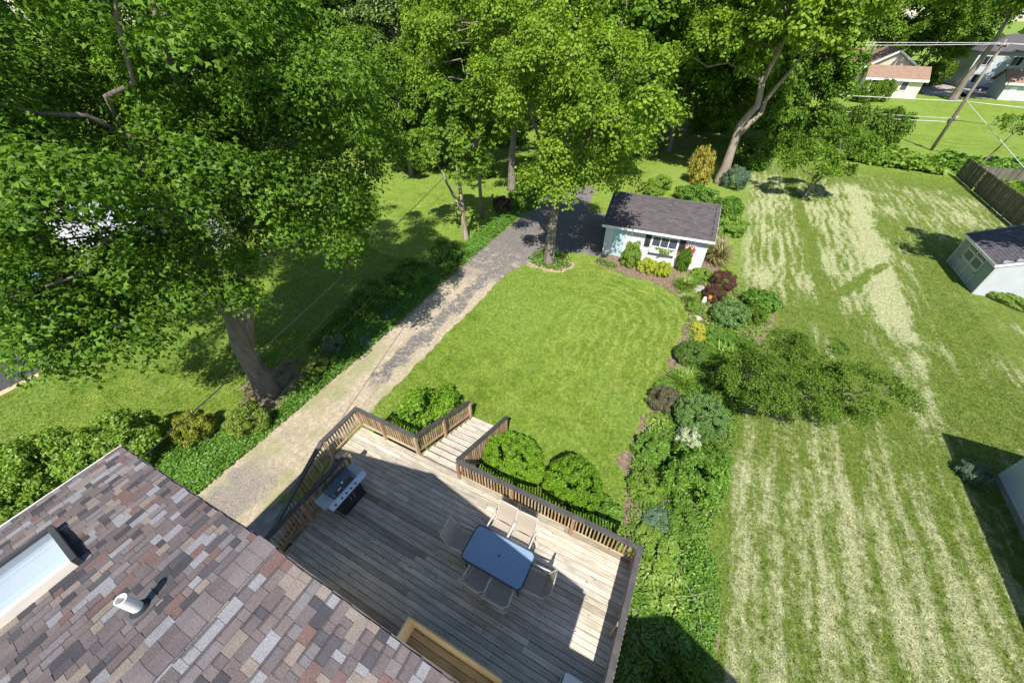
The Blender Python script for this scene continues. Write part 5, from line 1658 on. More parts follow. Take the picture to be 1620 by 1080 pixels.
# wide thin crab apple over the lawn in the middle right
make_tree('crabapple_tree', 'low wide crabapple with thin see-through foliage beside the garden bed', 'tree', (4.35, 13.7), (0.3, -0.1, 1.9), 0.11,
          [(0.7, -0.5, 2.3, 2.4, 1.5, 0.8), (2.5, 0.1, 2.2, 1.9, 1.4, 0.75), (1.4, 1.3, 2.3, 1.8, 1.1, 0.7), (-0.6, -0.9, 2.2, 1.2, 1.2, 0.8)],
          dict(nl=150, lobe_r=0.32, nspray=2900, per=13, spray_r=0.18, leaf=0.078, tmpl='oval', droop=0.2, bottom=-0.9), (LM['crab'], MAT['bark']), 41, limbs=44,
          forks=[((0, 0, 0.35), (2.6, 0.1, 2.0), 0.07), ((0, 0, 0.5), (1.4, 1.2, 2.1), 0.06), ((0, 0, 0.4), (-0.8, -0.9, 2.0), 0.05), ((0.3, 0.1, 0.9), (3.2, 0.3, 2.2), 0.04)])
make_tree('sapling', 'thin leaning sapling behind the fence right of the utility pole', 'tree', (25.0, 60.5), (1.2, 0.2, 4.4), 0.09,
          [(1.0, 0.2, 4.2, 1.6, 1.4, 1.6)], dict(nl=14, lobe_r=0.5, nspray=110, per=10, spray_r=0.4, leaf=0.24, tmpl='oval', droop=0.2), (LM['mid'], MAT['bark']), 43, limbs=9)
make_tree('roadside_tree', 'tall broad tree with bare lower trunk left of the tall pale house', 'tree', (36.0, 111.3), (0.4, 0.2, 12.0), 0.60,
          [(-3.0, 1.0, 16.0, 8.0, 7.0, 5.0), (5.0, 1.0, 15.0, 7.0, 7.0, 5.2)],
          dict(nl=90, lobe_r=2.0, nspray=1300, per=12, spray_r=1.0, leaf=0.55, tmpl='wide', droop=0.3), (LM['mid'], MAT['bark']), 45, limbs=18)

make_tree('shed_tree', 'tree overhanging the garden shed from the right and dappling its roof', 'tree', (20.8, 27.8), (-0.8, 0.4, 6.5), 0.22,
          [(-2.4, 1.3, 8.6, 3.2, 2.8, 2.0), (-0.6, 0.4, 9.4, 2.8, 2.6, 2.0)],
          dict(nl=30, lobe_r=0.8, nspray=420, per=14, spray_r=0.5, leaf=0.24, tmpl='wide', droop=0.4), (LM['mid'], MAT['bark']), 47, limbs=14)

# background trees: a few prototypes, then copies
FAR = dict(nl=110, lobe_r=1.35, nspray=2300, per=12, spray_r=0.7, leaf=0.34, tmpl='wide', droop=0.35)
P1 = make_tree('background_tree', 'dense green tree towering behind the broad bright crowned tree', 'tree', (-12.0, 46.0), (0.2, 0.2, 12.0), 0.4,
               [(0, 0, 7.6, 5.6, 5.4, 5.2), (0.5, 0.4, 14.0, 5.2, 5.0, 5.4)], FAR, (LM['mid'], MAT['bark']), 51, 'trees closing the view at the back', limbs=14)
P2 = make_tree('background_tree', 'dark tree directly behind the garage left of the forked trunk tree', 'tree', (-5.6, 52.0), (0.2, 0.2, 11.0), 0.38,
               [(0, 0, 7.0, 5.2, 5.0, 5.6), (-0.5, 0.4, 13.0, 5.6, 5.2, 5.2)], FAR, (LM['deep'], MAT['bark']), 52, 'trees closing the view at the back', limbs=14)
P3 = make_tree('background_conifer', 'soft green conifer at the top left between the maple and the bright trees', 'tree', (-34.0, 40.0), (0.0, 0.0, 16.0), 0.3,
               [(0, 0, 5.0, 4.2, 4.2, 4.0), (0, 0, 9.5, 3.4, 3.4, 4.0), (0, 0, 14.0, 2.2, 2.2, 4.0)],
               dict(nl=80, lobe_r=0.9, nspray=1400, per=12, spray_r=0.6, leaf=0.34, tmpl='oval', droop=0.5), (LM['conifer'], MAT['bark']), 53, 'trees closing the view at the back', limbs=8)
far_list = [
    (P1, (-27.0, 31.0), 0.52, 2.2, 'small full tree at the far edge of the left lawn'),
    (P1, (-33.5, 33.5), 0.58, 0.9, 'small tree peeking out right of the maple crown'),
    (P3, (-40.0, 44.0), 1.0, 0.4, 'conifer just right of the maple crown top'),
    (P3, (-46.5, 53.0), 1.05, 2.4, 'conifer half behind the maple crown top'),
    (P3, (-52.0, 64.0), 1.1, 4.0, 'tall conifer against the sky strip at the top left'),
    (P1, (-9.0, 57.0), 0.9, 4.6, 'tree filling the gap behind the shorter dark tree'),
    (P1, (1.5, 52.5), 0.6, 3.4, 'small tree right behind the forked trunk'),
    (P1, (33.0, 128.0), 0.95, 0.2, 'tree behind the right end of the beige house'),
    (P2, (53.0, 121.0), 1.0, 1.0, 'tree shading the tall pale house from the right'),
    (P1, (-36.0, 52.0), 0.9, 0.5, 'green tree left of the soft green conifers'),
    (P2, (-50.0, 72.0), 1.15, 0.9, 'dark tree far behind the soft green conifers'),
    (P2, (-33.0, 62.0), 1.0, 1.5, 'dark tree left of the towering background tree'),
    (P1, (-3.0, 72.0), 1.05, 2.9, 'tree between the towering background tree and the forked trunk tree'),
    (P2, (-9.5, 40.0), 0.62, 0.2, 'shorter dark tree at the far end of the driveway'),
    (P1, (-24.5, 36.0), 0.80, 1.1, 'tree right of the maple crown at the far end of the left lawn'),
    (P2, (-40.0, 33.0), 0.95, 2.0, 'tree beyond the left lawn half covered by the maple crown'),
    (P1, (-47.0, 22.0), 1.0, 2.6, 'tree behind the maple on the far left'),
    (P2, (-22.0, 56.0), 1.05, 0.4, 'dark tree behind the soft green conifer'),
    (P1, (-42.0, 58.0), 1.15, 3.0, 'tree at the top left edge of the sky gap'),
    (P2, (-16.0, 70.0), 1.15, 4.0, 'tree behind the towering background tree at the top middle'),
    (P1, (1.8, 61.0), 0.95, 5.0, 'tree behind the forked trunk tree'),
    (P2, (6.6, 59.0), 0.72, 1.7, 'dark tree between the forked trunk tree and the utility wires'),
    (P1, (4.0, 82.0), 1.0, 0.9, 'tree left of the beige house roof'),
    (P2, (5.0, 99.0), 1.0, 2.3, 'tree just left of the beige house'),
    (P3, (-27.5, 50.0), 0.95, 1.2, 'second soft green conifer behind the first'),
    (P1, (27.0, 136.0), 1.3, 1.4, 'tree behind the beige house'),
    (P2, (40.0, 142.0), 1.3, 2.9, 'dark tree behind the drive between the two far houses'),
    (P1, (14.0, 150.0), 1.4, 3.7, 'far tree at the top right of the forked trunk tree'),
    (P2, (62.0, 150.0), 1.5, 0.3, 'dark tree behind the tall pale house'),
    (P1, (0.0, 130.0), 1.35, 4.4, 'far tree above the garage at the top of the picture'),
    (P2, (-40.0, 132.0), 1.4, 5.2, 'far tree behind the white house'),
    (P1, (-62.0, 105.0), 1.35, 0.7, 'far tree left of the white house'),
    (P2, (-75.0, 75.0), 1.3, 2.2, 'far tree under the strip of sky at the top left'),
    (P1, (-60.0, 48.0), 1.15, 3.3, 'tree at the top left corner behind the maple'),
    (P2, (-58.0, 14.0), 1.1, 4.1, 'tree at the left edge behind the maple crown'),
    (P1, (-95.0, 60.0), 1.4, 1.9, 'farthest tree at the top left corner'),
    (P2, (24.0, 172.0), 1.5, 5.8, 'farthest tree above the beige house'),
    (P1, (80.0, 165.0), 1.5, 2.7, 'farthest tree at the top right corner'),
    (P2, (-12.0, 165.0), 1.5, 3.9, 'farthest tree at the top middle'),
]
for src, (x, y), s, rz, lab in far_list:
    copy_tree(src, (x, y, 0), rz, lab, (s, s, s * 1.02))

# ------------------------------------------------------------------ shrubs and garden plants
def shrub_mesh(name, seed, nl, lobe_r, nspray, per, spray_r, leaf, tmpl, updir=0.5, droop=0.2, shell=(0.55, 0.95)):
    rng = np.random.default_rng(seed)
    me, _ = foliage(rng, [(0, 0, 0.42, 0.80, 0.80, 0.46)], nl, lobe_r, nspray, per, spray_r, leaf, tmpl, name, shell, droop, updir, -0.8)
    return me

def strap_mesh(name, seed, n, spread=0.45, size=1.0, tmpl='strap', tilt=0.9):
    rng = np.random.default_rng(seed)
    az = rng.random(n) * 2 * np.pi
    rad = spread * np.sqrt(rng.random(n))
    ca = rng.random(n) * 2 * np.pi
    c = np.stack([rad * np.cos(ca), rad * np.sin(ca), np.zeros(n)], 1)
    el = 0.35 + 0.9 * rng.random(n) * tilt
    d = np.stack([np.cos(az) * np.cos(el), np.sin(az) * np.cos(el), np.sin(el)], 1)
    nrm = np.stack([-np.cos(az) * np.sin(el), -np.sin(az) * np.sin(el), np.cos(el)], 1)
    s = size * (0.6 + 0.6 * rng.random(n))
    return leaf_mesh(name, c, nrm, s, tmpl, rng, d)

def hosta_mesh(name, seed, n=170):
    rng = np.random.default_rng(seed)
    az = np.arange(n) * 2.39996 + rng.normal(size=n) * 0.2
    u = np.sqrt(np.arange(n) / n)
    rad = 0.12 + 0.75 * u
    c = np.stack([rad * np.cos(az), rad * np.sin(az), 0.55 - 0.42 * u ** 1.6 + rng.normal(size=n) * 0.03], 1)
    nrm = np.stack([np.cos(az) * 0.45 * u, np.sin(az) * 0.45 * u, np.ones(n)], 1) + rng.normal(size=(n, 3)) * 0.2
    d = np.stack([np.cos(az), np.sin(az), -0.3 * np.ones(n)], 1)
    return leaf_mesh(name, c, nrm, 0.20 + 0.10 * rng.random(n), 'oval', rng, d)

SM = {
    'fine': [shrub_mesh('fine_shrub', 61 + i, 70, 0.15, 2200, 8, 0.07, 0.046, 'oval', 0.4) for i in range(2)],
    'needle': [shrub_mesh('needle_shrub', 63 + i, 60, 0.17, 2000, 8, 0.085, 0.064, 'oval', 0.35) for i in range(2)],
    'leafy': [shrub_mesh('leafy_shrub', 65 + i, 60, 0.17, 1700, 8, 0.085, 0.076, 'oval', 0.6) for i in range(2)],
    'broad': [shrub_mesh('broad_shrub', 67 + i, 44, 0.19, 800, 7, 0.12, 0.125, 'wide', 0.8) for i in range(2)],
    'loose': [shrub_mesh('loose_shrub', 69 + i, 40, 0.22, 900, 8, 0.14, 0.085, 'oval', 0.4) for i in range(2)],
    'clipped': [shrub_mesh('clipped_shrub', 165 + i, 420, 0.08, 5200, 8, 0.055, 0.045, 'oval', 0.4, 0.1, (0.93, 1.02)) for i in range(2)],
    'hosta': [hosta_mesh('hosta_plant', 71 + i) for i in range(2)],
    'strap': [strap_mesh('strap_plant', 73 + i, 620) for i in range(2)],
    'plume': [strap_mesh('plume_grass', 75, 1100, 0.5, 1.0, 'strap', 1.15)],
}
SH_COUNT = [0]
def shrub(name, label, cat, kind, mat, x, y, rx, ry, h, group=None, z=0.0):
    i = SH_COUNT[0]
    SH_COUNT[0] += 1
    me = SM[kind][i % len(SM[kind])]
    o = link(name, me, LM[mat], None, (x, y, z), (0, 0, (i * 1.7) % 6.28), (rx, ry, h))
    return tag(o, label, cat, group)

# around the deck
shrub('hedge_bush', 'large glossy green bush right of the front stair railing', 'bush', 'clipped', 'laurel', -3.18, 6.32, 1.26, 1.05, 2.12)
shrub('hedge_bush', 'round clipped green bush in front of the deck railing middle', 'bush', 'clipped', 'laurel', -1.02, 6.30, 1.12, 1.08, 2.28)
shrub('low_bush', 'low leafy bush right of the two clipped bushes by the deck', 'bush', 'broad', 'shrub', 0.10, 6.30, 0.75, 0.65, 0.75)
shrub('spreading_juniper', 'feathery spreading evergreen left of the front stair railing', 'bush', 'loose', 'laurel', -7.35, 7.0, 1.75, 1.35, 1.35)
# left of the driveway
shrub('yew_bush', 'rounded yellow green yew at the foot of the maple trunk', 'bush', 'needle', 'yew', -13.35, 3.55, 0.95, 0.85, 1.25)
shrub('golden_yew', 'upright golden green yew left of the rounded yew', 'bush', 'needle', 'yew_gold', -14.75, 2.35, 0.85, 0.75, 1.35)
shrub('small_yew', 'small light green bush right of the maple trunk by the groundcover', 'bush', 'needle', 'yew', -13.60, 6.9, 0.72, 0.65, 0.85)
shrub('blue_spruce_shrub', 'small blue green shrub in the shade behind the small light bush', 'bush', 'loose', 'blue', -14.0, 8.4, 0.60, 0.60, 0.85)
hd = [(-18.6, -2.6, 1.7, 1.5, 2.3, 'leafy hedge shrub cut by the left picture edge'), (-17.2, -0.9, 1.7, 1.5, 2.2, 'big leafy hedge shrub beside the roof edge on the left'),
      (-15.9, 0.7, 1.6, 1.4, 2.2, 'leafy hedge shrub nearest the golden yew'), (-16.2, -2.8, 1.5, 1.4, 1.9, 'leafy hedge shrub just above the house gutter')]
for x, y, a, b_, h, lab in hd:
    shrub('hedge_shrub', lab, 'hedge', 'leafy', 'fresh', x, y, a, b_, h, 'leafy hedge beside the house')
shrub('drive_bush', 'dark glossy bush beside the driveway under the twin trunk tree', 'bush', 'broad', 'shrub', -14.1, 18.3, 1.15, 1.0, 1.35)
shrub('lime_perennial', 'bright green perennial clump at the driveway edge near the twin trunk tree', 'plant', 'broad', 'fresh', -13.3, 17.2, 0.7, 0.6, 0.55)
shrub('dark_barberry', 'dark round barberry beside the driveway behind the twin trunk tree', 'bush', 'fine', 'red', -14.6, 27.1, 0.95, 0.9, 1.45)
shrub('thicket_bush', 'tangled green bush right of the dark round barberry', 'bush', 'loose', 'shrub', -13.6, 28.8, 1.4, 1.2, 2.0)
shrub('thicket_bush', 'tall loose bush at the far left edge of the driveway', 'bush', 'loose', 'mid', -13.6, 33.0, 1.8, 1.5, 2.8)
shrub('blue_hosta', 'small blue hosta in the shady strip beside the driveway', 'plant', 'hosta', 'blue', -13.0, 9.5, 0.45, 0.45, 0.40)
shrub('blue_hosta', 'second blue hosta farther up the shady strip beside the driveway', 'plant', 'hosta', 'blue', -13.4, 11.8, 0.42, 0.42, 0.38)
shrub('shade_bush', 'dark shaded bush between the maple and the twin trunk tree', 'bush', 'loose', 'shrub', -15.0, 12.5, 1.3, 1.2, 1.2)
shrub('shade_bush', 'second dark shaded bush along the strip left of the driveway', 'bush', 'loose', 'shrub', -14.4, 14.8, 1.1, 1.0, 1.0)
# by the garage
shrub('garage_shrub', 'bright green rounded shrub between garage door and window', 'bush', 'leafy', 'fresh', -3.05, 23.10, 0.80, 0.70, 1.75)
shrub('lime_spirea', 'left lime yellow shrub under the garage window', 'bush', 'leafy', 'lime', -1.95, 22.75, 0.70, 0.62, 0.98, 'lime shrubs under the window')
shrub('lime_spirea', 'right lime yellow shrub under the garage window', 'bush', 'leafy', 'lime', -0.98, 22.80, 0.68, 0.60, 0.95, 'lime shrubs under the window')
rb = shrub('climbing_rose', 'red flowering rose climbing the trellis on the garage wall', 'plant', 'leafy', 'deep', 0.05, 23.85, 0.52, 0.32, 1.75)
rngf = np.random.default_rng(77)
fc = np.stack([rngf.normal(size=26) * 0.35, -0.75 + rngf.random(26) * 0.25, 0.25 + rngf.random(26) * 0.7], 1)
fm = leaf_mesh('rose_blooms', fc, rngf.normal(size=(26, 3)) + np.array([0, -1.0, 0.6]), 0.20 + 0.06 * rngf.random(26), 'wide', rngf)
link('rose_blooms', fm, MAT['red_flower'], rb)
shrub('daylily_clump', 'pale green daylily clump at the garage bed corner', 'plant', 'strap', 'hosta', 0.55, 21.9, 0.75, 0.70, 0.75)
shrub('hosta_plant', 'light green leafy plants along the garage corner wall', 'plant', 'broad', 'fresh', 1.25, 23.6, 0.75, 0.55, 0.60)
shrub('hosta_plant', 'leafy plant left of the barberries at the garage corner', 'plant', 'broad', 'shrub', 0.85, 22.7, 0.60, 0.50, 0.55)
shrub('plume_grass', 'tall straw coloured ornamental grass beside the garage end wall', 'plant', 'plume', 'plume', 1.85, 26.3, 0.95, 1.5, 1.55)
shrub('side_bush', 'rounded green bush in the lawn edge right of the garage roof', 'bush', 'leafy', 'fresh', 2.25, 30.8, 1.1, 1.6, 1.5)
shrub('side_bush', 'second green bush behind the garage right corner', 'bush', 'loose', 'shrub', 1.9, 34.0, 1.2, 1.5, 1.7)
shrub('red_barberry', 'dark red barberry nearest the garage corner', 'bush', 'fine', 'red', 2.45, 22.75, 0.90, 0.80, 1.25, 'red barberries in the garden bed')
shrub('red_barberry', 'dark red barberry in front of the other one', 'bush', 'fine', 'red', 2.15, 21.2, 0.75, 0.75, 1.05, 'red barberries in the garden bed')
shrub('spruce_shrub', 'dark green rounded shrub in front of the red barberries', 'bush', 'leafy', 'ball', 3.0, 19.45, 1.05, 1.0, 1.35)
shrub('leafy_shrub', 'broad leaved bright shrub on the lawn side of the dark green shrub', 'bush', 'broad', 'shrub', 4.55, 21.7, 1.10, 1.0, 1.05)
shrub('leafy_shrub', 'low olive shrub between the dark green shrub and the broad leaved one', 'bush', 'leafy', 'crab', 4.1, 20.2, 0.8, 0.9, 0.85)
shrub('pebble_plant', 'small round green plant at the lawn edge below the garage corner', 'plant', 'leafy', 'fresh', 1.22, 19.7, 0.42, 0.5, 0.5)
shrub('pale_daylily', 'yellowish daylily above the small round green plant', 'plant', 'strap', 'hosta', 0.95, 20.5, 0.45, 0.4, 0.5)
shrub('golden_plant', 'bright yellow low plant in the middle of the garden bed', 'plant', 'leafy', 'yellow', 1.75, 17.9, 0.52, 0.42, 0.42)
shrub('golden_plant', 'second bright yellow patch nearer the boxwood ball', 'plant', 'leafy', 'yellow', 1.95, 17.1, 0.40, 0.38, 0.35)
shrub('dark_perennial', 'dark green low clump right of the yellow plants', 'plant', 'broad', 'shrub', 2.75, 17.3, 0.8, 0.7, 0.6)
shrub('boxwood_ball', 'tightly clipped dark green boxwood ball at the lawn edge', 'bush', 'clipped', 'box', 1.62, 15.4, 0.85, 0.80, 1.05)
shrub('daylily_clump', 'fresh strap leaved daylilies right of the boxwood ball', 'plant', 'strap', 'fresh', 3.2, 15.9, 1.15, 1.05, 0.85)
shrub('daylily_clump', 'strap leaved clump below the boxwood ball towards the lawn', 'plant', 'strap', 'fresh', 1.55, 13.6, 0.8, 0.7, 0.75)
shrub('fresh_shrub', 'light green shrub between the daylilies and the crabapple', 'bush', 'leafy', 'fresh', 3.35, 14.3, 1.0, 0.9, 1.0)
shrub('purple_shrub', 'purple bronze shrub at the lawn edge below the boxwood ball', 'bush', 'fine', 'purple', 0.98, 12.0, 0.80, 0.75, 1.05)
shrub('green_ball_shrub', 'large round blue green shrub in the middle of the garden bed', 'bush', 'clipped', 'ball', 2.38, 11.55, 1.10, 1.05, 1.55)
shrub('variegated_shrub', 'white leaved variegated shrub below the large round shrub', 'bush', 'leafy', 'white', 2.15, 10.45, 0.75, 0.50, 0.95)
shrub('big_green_shrub', 'large dark green shrub below the white variegated one', 'bush', 'leafy', 'shrub', 2.45, 8.75, 1.25, 1.25, 1.65)
shrub('hosta_plant', 'yellow green hosta at the lawn edge below the purple shrub', 'plant', 'hosta', 'hosta', 1.02, 10.95, 0.62, 0.60, 0.55)
shrub('rhododendron', 'dark leaved low shrub with a few pink buds left of the big green shrub', 'bush', 'broad', 'shrub', 1.02, 9.45, 0.78, 0.72, 0.80)
shrub('lime_mound', 'light green mounded plant below the dark leaved low shrub', 'bush', 'leafy', 'fresh', 1.12, 7.85, 0.66, 0.66, 0.75)
shrub('pale_groundcover', 'pale low plants at the bend of the garden bed', 'plant', 'loose', 'blue', 1.75, 7.05, 0.65, 0.5, 0.32)
shrub('perennial_clump', 'mixed green perennial below the big green shrub', 'plant', 'loose', 'shrub', 2.45, 7.25, 0.70, 0.60, 0.55)
shrub('perennial_clump', 'fresh green perennial right of the railing corner', 'plant', 'broad', 'fresh', 2.0, 6.15, 0.65, 0.55, 0.45)
# hostas along the deck side
more = [(3.3, 17.2, 0.7, 0.6, 0.6, 'leafy', 'shrub', 'low green filler below the dark green rounded shrub'), (2.6, 16.4, 0.6, 0.5, 0.5, 'broad', 'fresh', 'light leafy clump above the daylilies'),
        (2.4, 13.2, 0.7, 0.6, 0.7, 'leafy', 'shrub', 'green filler shrub above the large round shrub'), (1.85, 8.6, 0.5, 0.5, 0.55, 'broad', 'fresh', 'leafy filler left of the big dark green shrub'),
        (3.2, 10.2, 0.6, 0.6, 0.6, 'loose', 'shrub', 'loose filler on the lawn side of the variegated shrub'), (1.6, 6.4, 0.5, 0.4, 0.35, 'broad', 'hosta', 'low yellow green plant above the railing corner'),
        (3.05, 12.9, 0.7, 0.7, 0.75, 'leafy', 'fresh', 'bright filler shrub under the crabapple'), (0.9, 13.0, 0.45, 0.45, 0.45, 'broad', 'shrub', 'small leafy plant above the purple shrub')]
for x, y, a, b_, h, kd, mt, lab in more:
    shrub('filler_shrub', lab, 'bush', kd, mt, x, y, a, b_, h)
hs = [(1.85, 5.35), (2.45, 5.55), (2.15, 4.75), (1.75, 4.35), (2.65, 4.85), (2.35, 4.1), (1.85, 3.6), (2.75, 4.05), (2.3, 3.3), (1.8, 2.85), (2.7, 3.2), (2.2, 2.45), (2.9, 2.4), (1.75, 2.0)]
hl = ['topmost hosta beside the right deck railing', 'hosta right of the topmost one beside the deck', 'hosta in the second row beside the deck railing', 'hosta touching the railing in the second row',
      'hosta at the outer side of the second row', 'hosta at the shade line in the third row', 'shaded hosta touching the railing below the shade line', 'outer hosta at the shade line',
      'shaded hosta in the middle of the fourth row', 'shaded hosta near the railing in the fifth row', 'outer shaded hosta in the fifth row', 'shaded hosta near the bottom edge',
      'outer shaded hosta at the bottom edge', 'shaded hosta against the railing at the bottom edge']
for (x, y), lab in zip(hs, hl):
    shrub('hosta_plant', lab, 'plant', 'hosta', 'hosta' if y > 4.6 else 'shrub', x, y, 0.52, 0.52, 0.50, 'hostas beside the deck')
shrub('dark_foundation_shrub', 'dark shaded shrub at the bottom edge right of the hostas', 'bush', 'leafy', 'deep', 3.15, 3.0, 0.9, 0.9, 0.85)
shrub('ferny_shrub', 'feathery shrub in the shadow of the neighbouring building', 'bush', 'loose', 'blue', 11.35, 13.6, 0.55, 0.55, 0.65)
shrub('shed_hosta', 'row of yellow green hostas along the shed end wall', 'plant', 'leafy', 'hosta', 17.3, 28.3, 1.9, 0.5, 0.55)
# back of the garden
shrub('golden_cypress', 'golden yellow cypress behind the garage', 'tree', 'loose', 'gold', -1.1, 41.6, 1.5, 1.3, 3.4)
shrub('blue_bush', 'grey green bush at the foot of the forked trunk tree', 'bush', 'fine', 'blue', 2.1, 41.6, 1.4, 1.2, 2.2)
shrub('back_shrub', 'bright shrub row behind the garage roof', 'bush', 'leafy', 'fresh', -4.2, 37.6, 2.6, 1.3, 1.3)
shrub('back_shrub', 'low green shrub behind the garage ridge right half', 'bush', 'leafy', 'shrub', -0.6, 36.8, 2.2, 1.4, 1.4)
wl3 = [(10.6, 64.0, 3.2, 2.6, 4.6, 'feathery shrub left of the willow shrubs behind the striped lawn'), (14.0, 66.0, 3.4, 2.6, 4.4, 'large willow like shrub behind the striped lawn'),
       (17.6, 67.5, 3.0, 2.4, 4.0, 'willow like shrub nearest the utility pole'), (12.5, 60.5, 2.2, 1.6, 2.2, 'low pale shrub in front of the willow like shrubs')]
for x, y, a, b_, h, lab in wl3:
    shrub('willow_shrub', lab, 'bush', 'loose', 'crab', x, y, a, b_, h, 'shrubs at the back of the striped lawn')
for x, y, a, b_, h, lab in [(6.0, 57.0, 2.4, 2.0, 3.4, 'dark bush at the back left corner of the striped lawn'), (3.4, 49.5, 2.2, 2.0, 3.0, 'dark bush right of the grey green bush'), (8.2, 60.5, 2.6, 2.2, 4.2, 'dark bush under the dark background tree'),
                            (-10.5, 44.0, 2.6, 2.0, 2.6, 'shaded bush at the far end of the driveway'), (-33.0, 37.5, 4.0, 2.2, 2.8, 'dark hedge bush at the end of the left lawn'), (-27.5, 33.5, 2.6, 2.0, 2.4, 'light bush at the end of the left lawn'),
                            (-21.0, 34.0, 2.4, 2.0, 2.4, 'bush at the foot of the broad bright tree'), (20.6, 101.5, 2.6, 2.0, 3.4, 'grey green bush in front of the beige house'), (23.0, 103.0, 2.4, 2.0, 3.6, 'smaller bush in front of the beige house window')]:
    shrub('back_bush', lab, 'bush', 'loose', 'mid' if 'light' in lab or 'beige' in lab else 'deep', x, y, a, b_, h)

for x, y, a, b_, h, lab in [(-52.0, 66.0, 7.0, 4.0, 6.5, 'big thicket left of the far lawn at the top left'), (-40.0, 72.0, 7.0, 4.0, 6.5, 'big thicket at the back of the left lawn'), (-28.0, 74.0, 6.0, 4.0, 6.0, 'big thicket behind the conifers'),
                            (-24.0, 46.0, 3.4, 2.4, 3.4, 'rounded thicket between the conifers and the broad bright tree'), (-17.5, 60.0, 5.0, 3.0, 5.0, 'thicket behind the towering background tree'), (-2.5, 66.0, 5.0, 3.0, 5.0, 'thicket behind the dark tree of the garage'), (30.0, 131.0, 6.0, 3.0, 5.0, 'thicket behind the beige house'), (38.0, 134.0, 6.0, 3.0, 5.0, 'thicket at the end of the far drive'), (-13.0, 49.0, 3.0, 2.2, 2.6, 'low thicket beyond the far end of the driveway'),
                            (4.0, 72.0, 5.0, 3.0, 5.0, 'thicket behind the forked trunk tree')]:
    shrub('thicket', lab, 'bush', 'loose', 'mid', x, y, a, b_, h)

# --- uncounted ground cover
def in_poly(px_, py_, poly):
    inside = np.zeros(len(px_), bool)
    n = len(poly)
    j = n - 1
    for i in range(n):
        xi, yi = poly[i]
        xj, yj = poly[j]
        c = ((yi > py_) != (yj > py_)) & (px_ < (xj - xi) * (py_ - yi) / (yj - yi + 1e-12) + xi)
        inside ^= c
        j = i
    return inside

def cover(name, label, poly, n, leaf, hmax, mat, seed, tmpl='oval', clump=0.7, tilt=0.5):
    rng = np.random.default_rng(seed)
    P = np.array(poly)
    lo, hi = P.min(0), P.max(0)
    x = lo[0] + (hi[0] - lo[0]) * rng.random(n * 3)
    y = lo[1] + (hi[1] - lo[1]) * rng.random(n * 3)
    k = in_poly(x + rng.normal(size=len(x)) * 0.12, y + rng.normal(size=len(x)) * 0.12, poly)
    x, y = x[k][:n], y[k][:n]
    hh = (np.sin(x * 2.1 + 1.3 * np.sin(y * 1.7)) * np.sin(y * 2.4 + x) * 0.5 + 0.5) * clump + (1 - clump)
    z = hmax * hh * (0.35 + 0.65 * rng.random(len(x)))
    nrm = np.array([0, 0, 1.0]) + rng.normal(size=(len(x), 3)) * tilt
    s = leaf * (0.7 + 0.6 * rng.random(len(x)))
    me = leaf_mesh(name, np.stack([x, y, z], 1), nrm, s, tmpl, rng)
    o = link(name, me, LM[mat], None)
    return tag(o, label, 'ground cover', kind='stuff')

cover('groundcover', 'green pachysandra groundcover along the left driveway edge', [(-12.45, 0.6), (-12.45, 9.5), (-12.75, 16), (-12.9, 24), (-13.0, 33), (-14.6, 33), (-14.4, 24), (-13.9, 17), (-14.6, 13), (-14.6, 8), (-13.6, 6.0), (-13.1, 4.4), (-14.2, 2.8), (-15.6, 0.6), (-14.6, -2.0), (-12.6, -2.0)], 42000, 0.115, 0.22, 'cover', 81, 'oval')
cover('shade_undergrowth', 'dark undergrowth between the maple and the driveway strip', [(-14.3, 7.6), (-14.4, 17), (-16.2, 17), (-16.0, 11), (-15.2, 8)], 7000, 0.15, 0.5, 'deep', 82, 'oval')
cover('ivy', 'trailing ivy on the lawn side of the hostas', [(2.85, 6.9), (3.4, 6.6), (3.75, 5.2), (3.6, 3.2), (2.9, 3.0), (2.75, 4.8)], 5000, 0.075, 0.18, 'cover', 83, 'oval')
cover('bed_plants', 'small mixed plants filling the garden bed', [(1.0, 5.2), (0.9, 7.2), (0.45, 8.4), (0.6, 9.6), (1.6, 14), (1.6, 17), (2.0, 18.6), (4.4, 18.4), (4.0, 16), (3.8, 13), (3.6, 9.5), (3.2, 7.0), (3.4, 4.6), (1.5, 4.2)], 20000, 0.10, 0.34, 'shrub', 84, 'oval')
cover('bed_plants', 'small mixed plants filling the bed at the garage corner', [(0.0, 21.6), (1.2, 19.4), (1.2, 17.2), (2.2, 17.0), (4.4, 18.2), (5.2, 20.6), (5.0, 22.4), (3.4, 23.0), (2.2, 24.6), (1.3, 24.2), (0.6, 23.6)], 7000, 0.11, 0.30, 'fresh', 94, 'oval')
cover('back_border_plants', 'bright leafy border plants at the back of the striped lawn', [(9.5, 58.2), (15.0, 56.0), (20.8, 55.2), (21.5, 58.5), (19, 63), (10, 62.0)], 5200, 0.42, 1.0, 'fresh', 85, 'wide')
cover('fence_border_plants', 'leafy plants behind the board fence', [(22.4, 56.2), (38, 56), (40, 63), (22, 63.5)], 4200, 0.40, 0.9, 'shrub', 86, 'wide')
cover('fence_garden', 'shaded plants behind the board fence beside the shed', [(22.6, 40), (29, 40), (29, 55), (22.6, 55)], 3000, 0.34, 0.7, 'mid', 87, 'wide')
cover('tree_foot_plants', 'low plants round the trunk at the lawn corner', [(-9.3, 20.9), (-8.3, 20.1), (-7.0, 20.2), (-6.4, 21.2), (-7.0, 22.4), (-8.8, 22.4)], 1100, 0.16, 0.25, 'shrub', 88, 'oval')
cover('door_plants', 'small plants along the garage door step', [(-5.2, 22.5), (-3.8, 22.1), (-3.7, 22.5), (-5.0, 23.0)], 300, 0.12, 0.2, 'shrub', 89, 'oval')

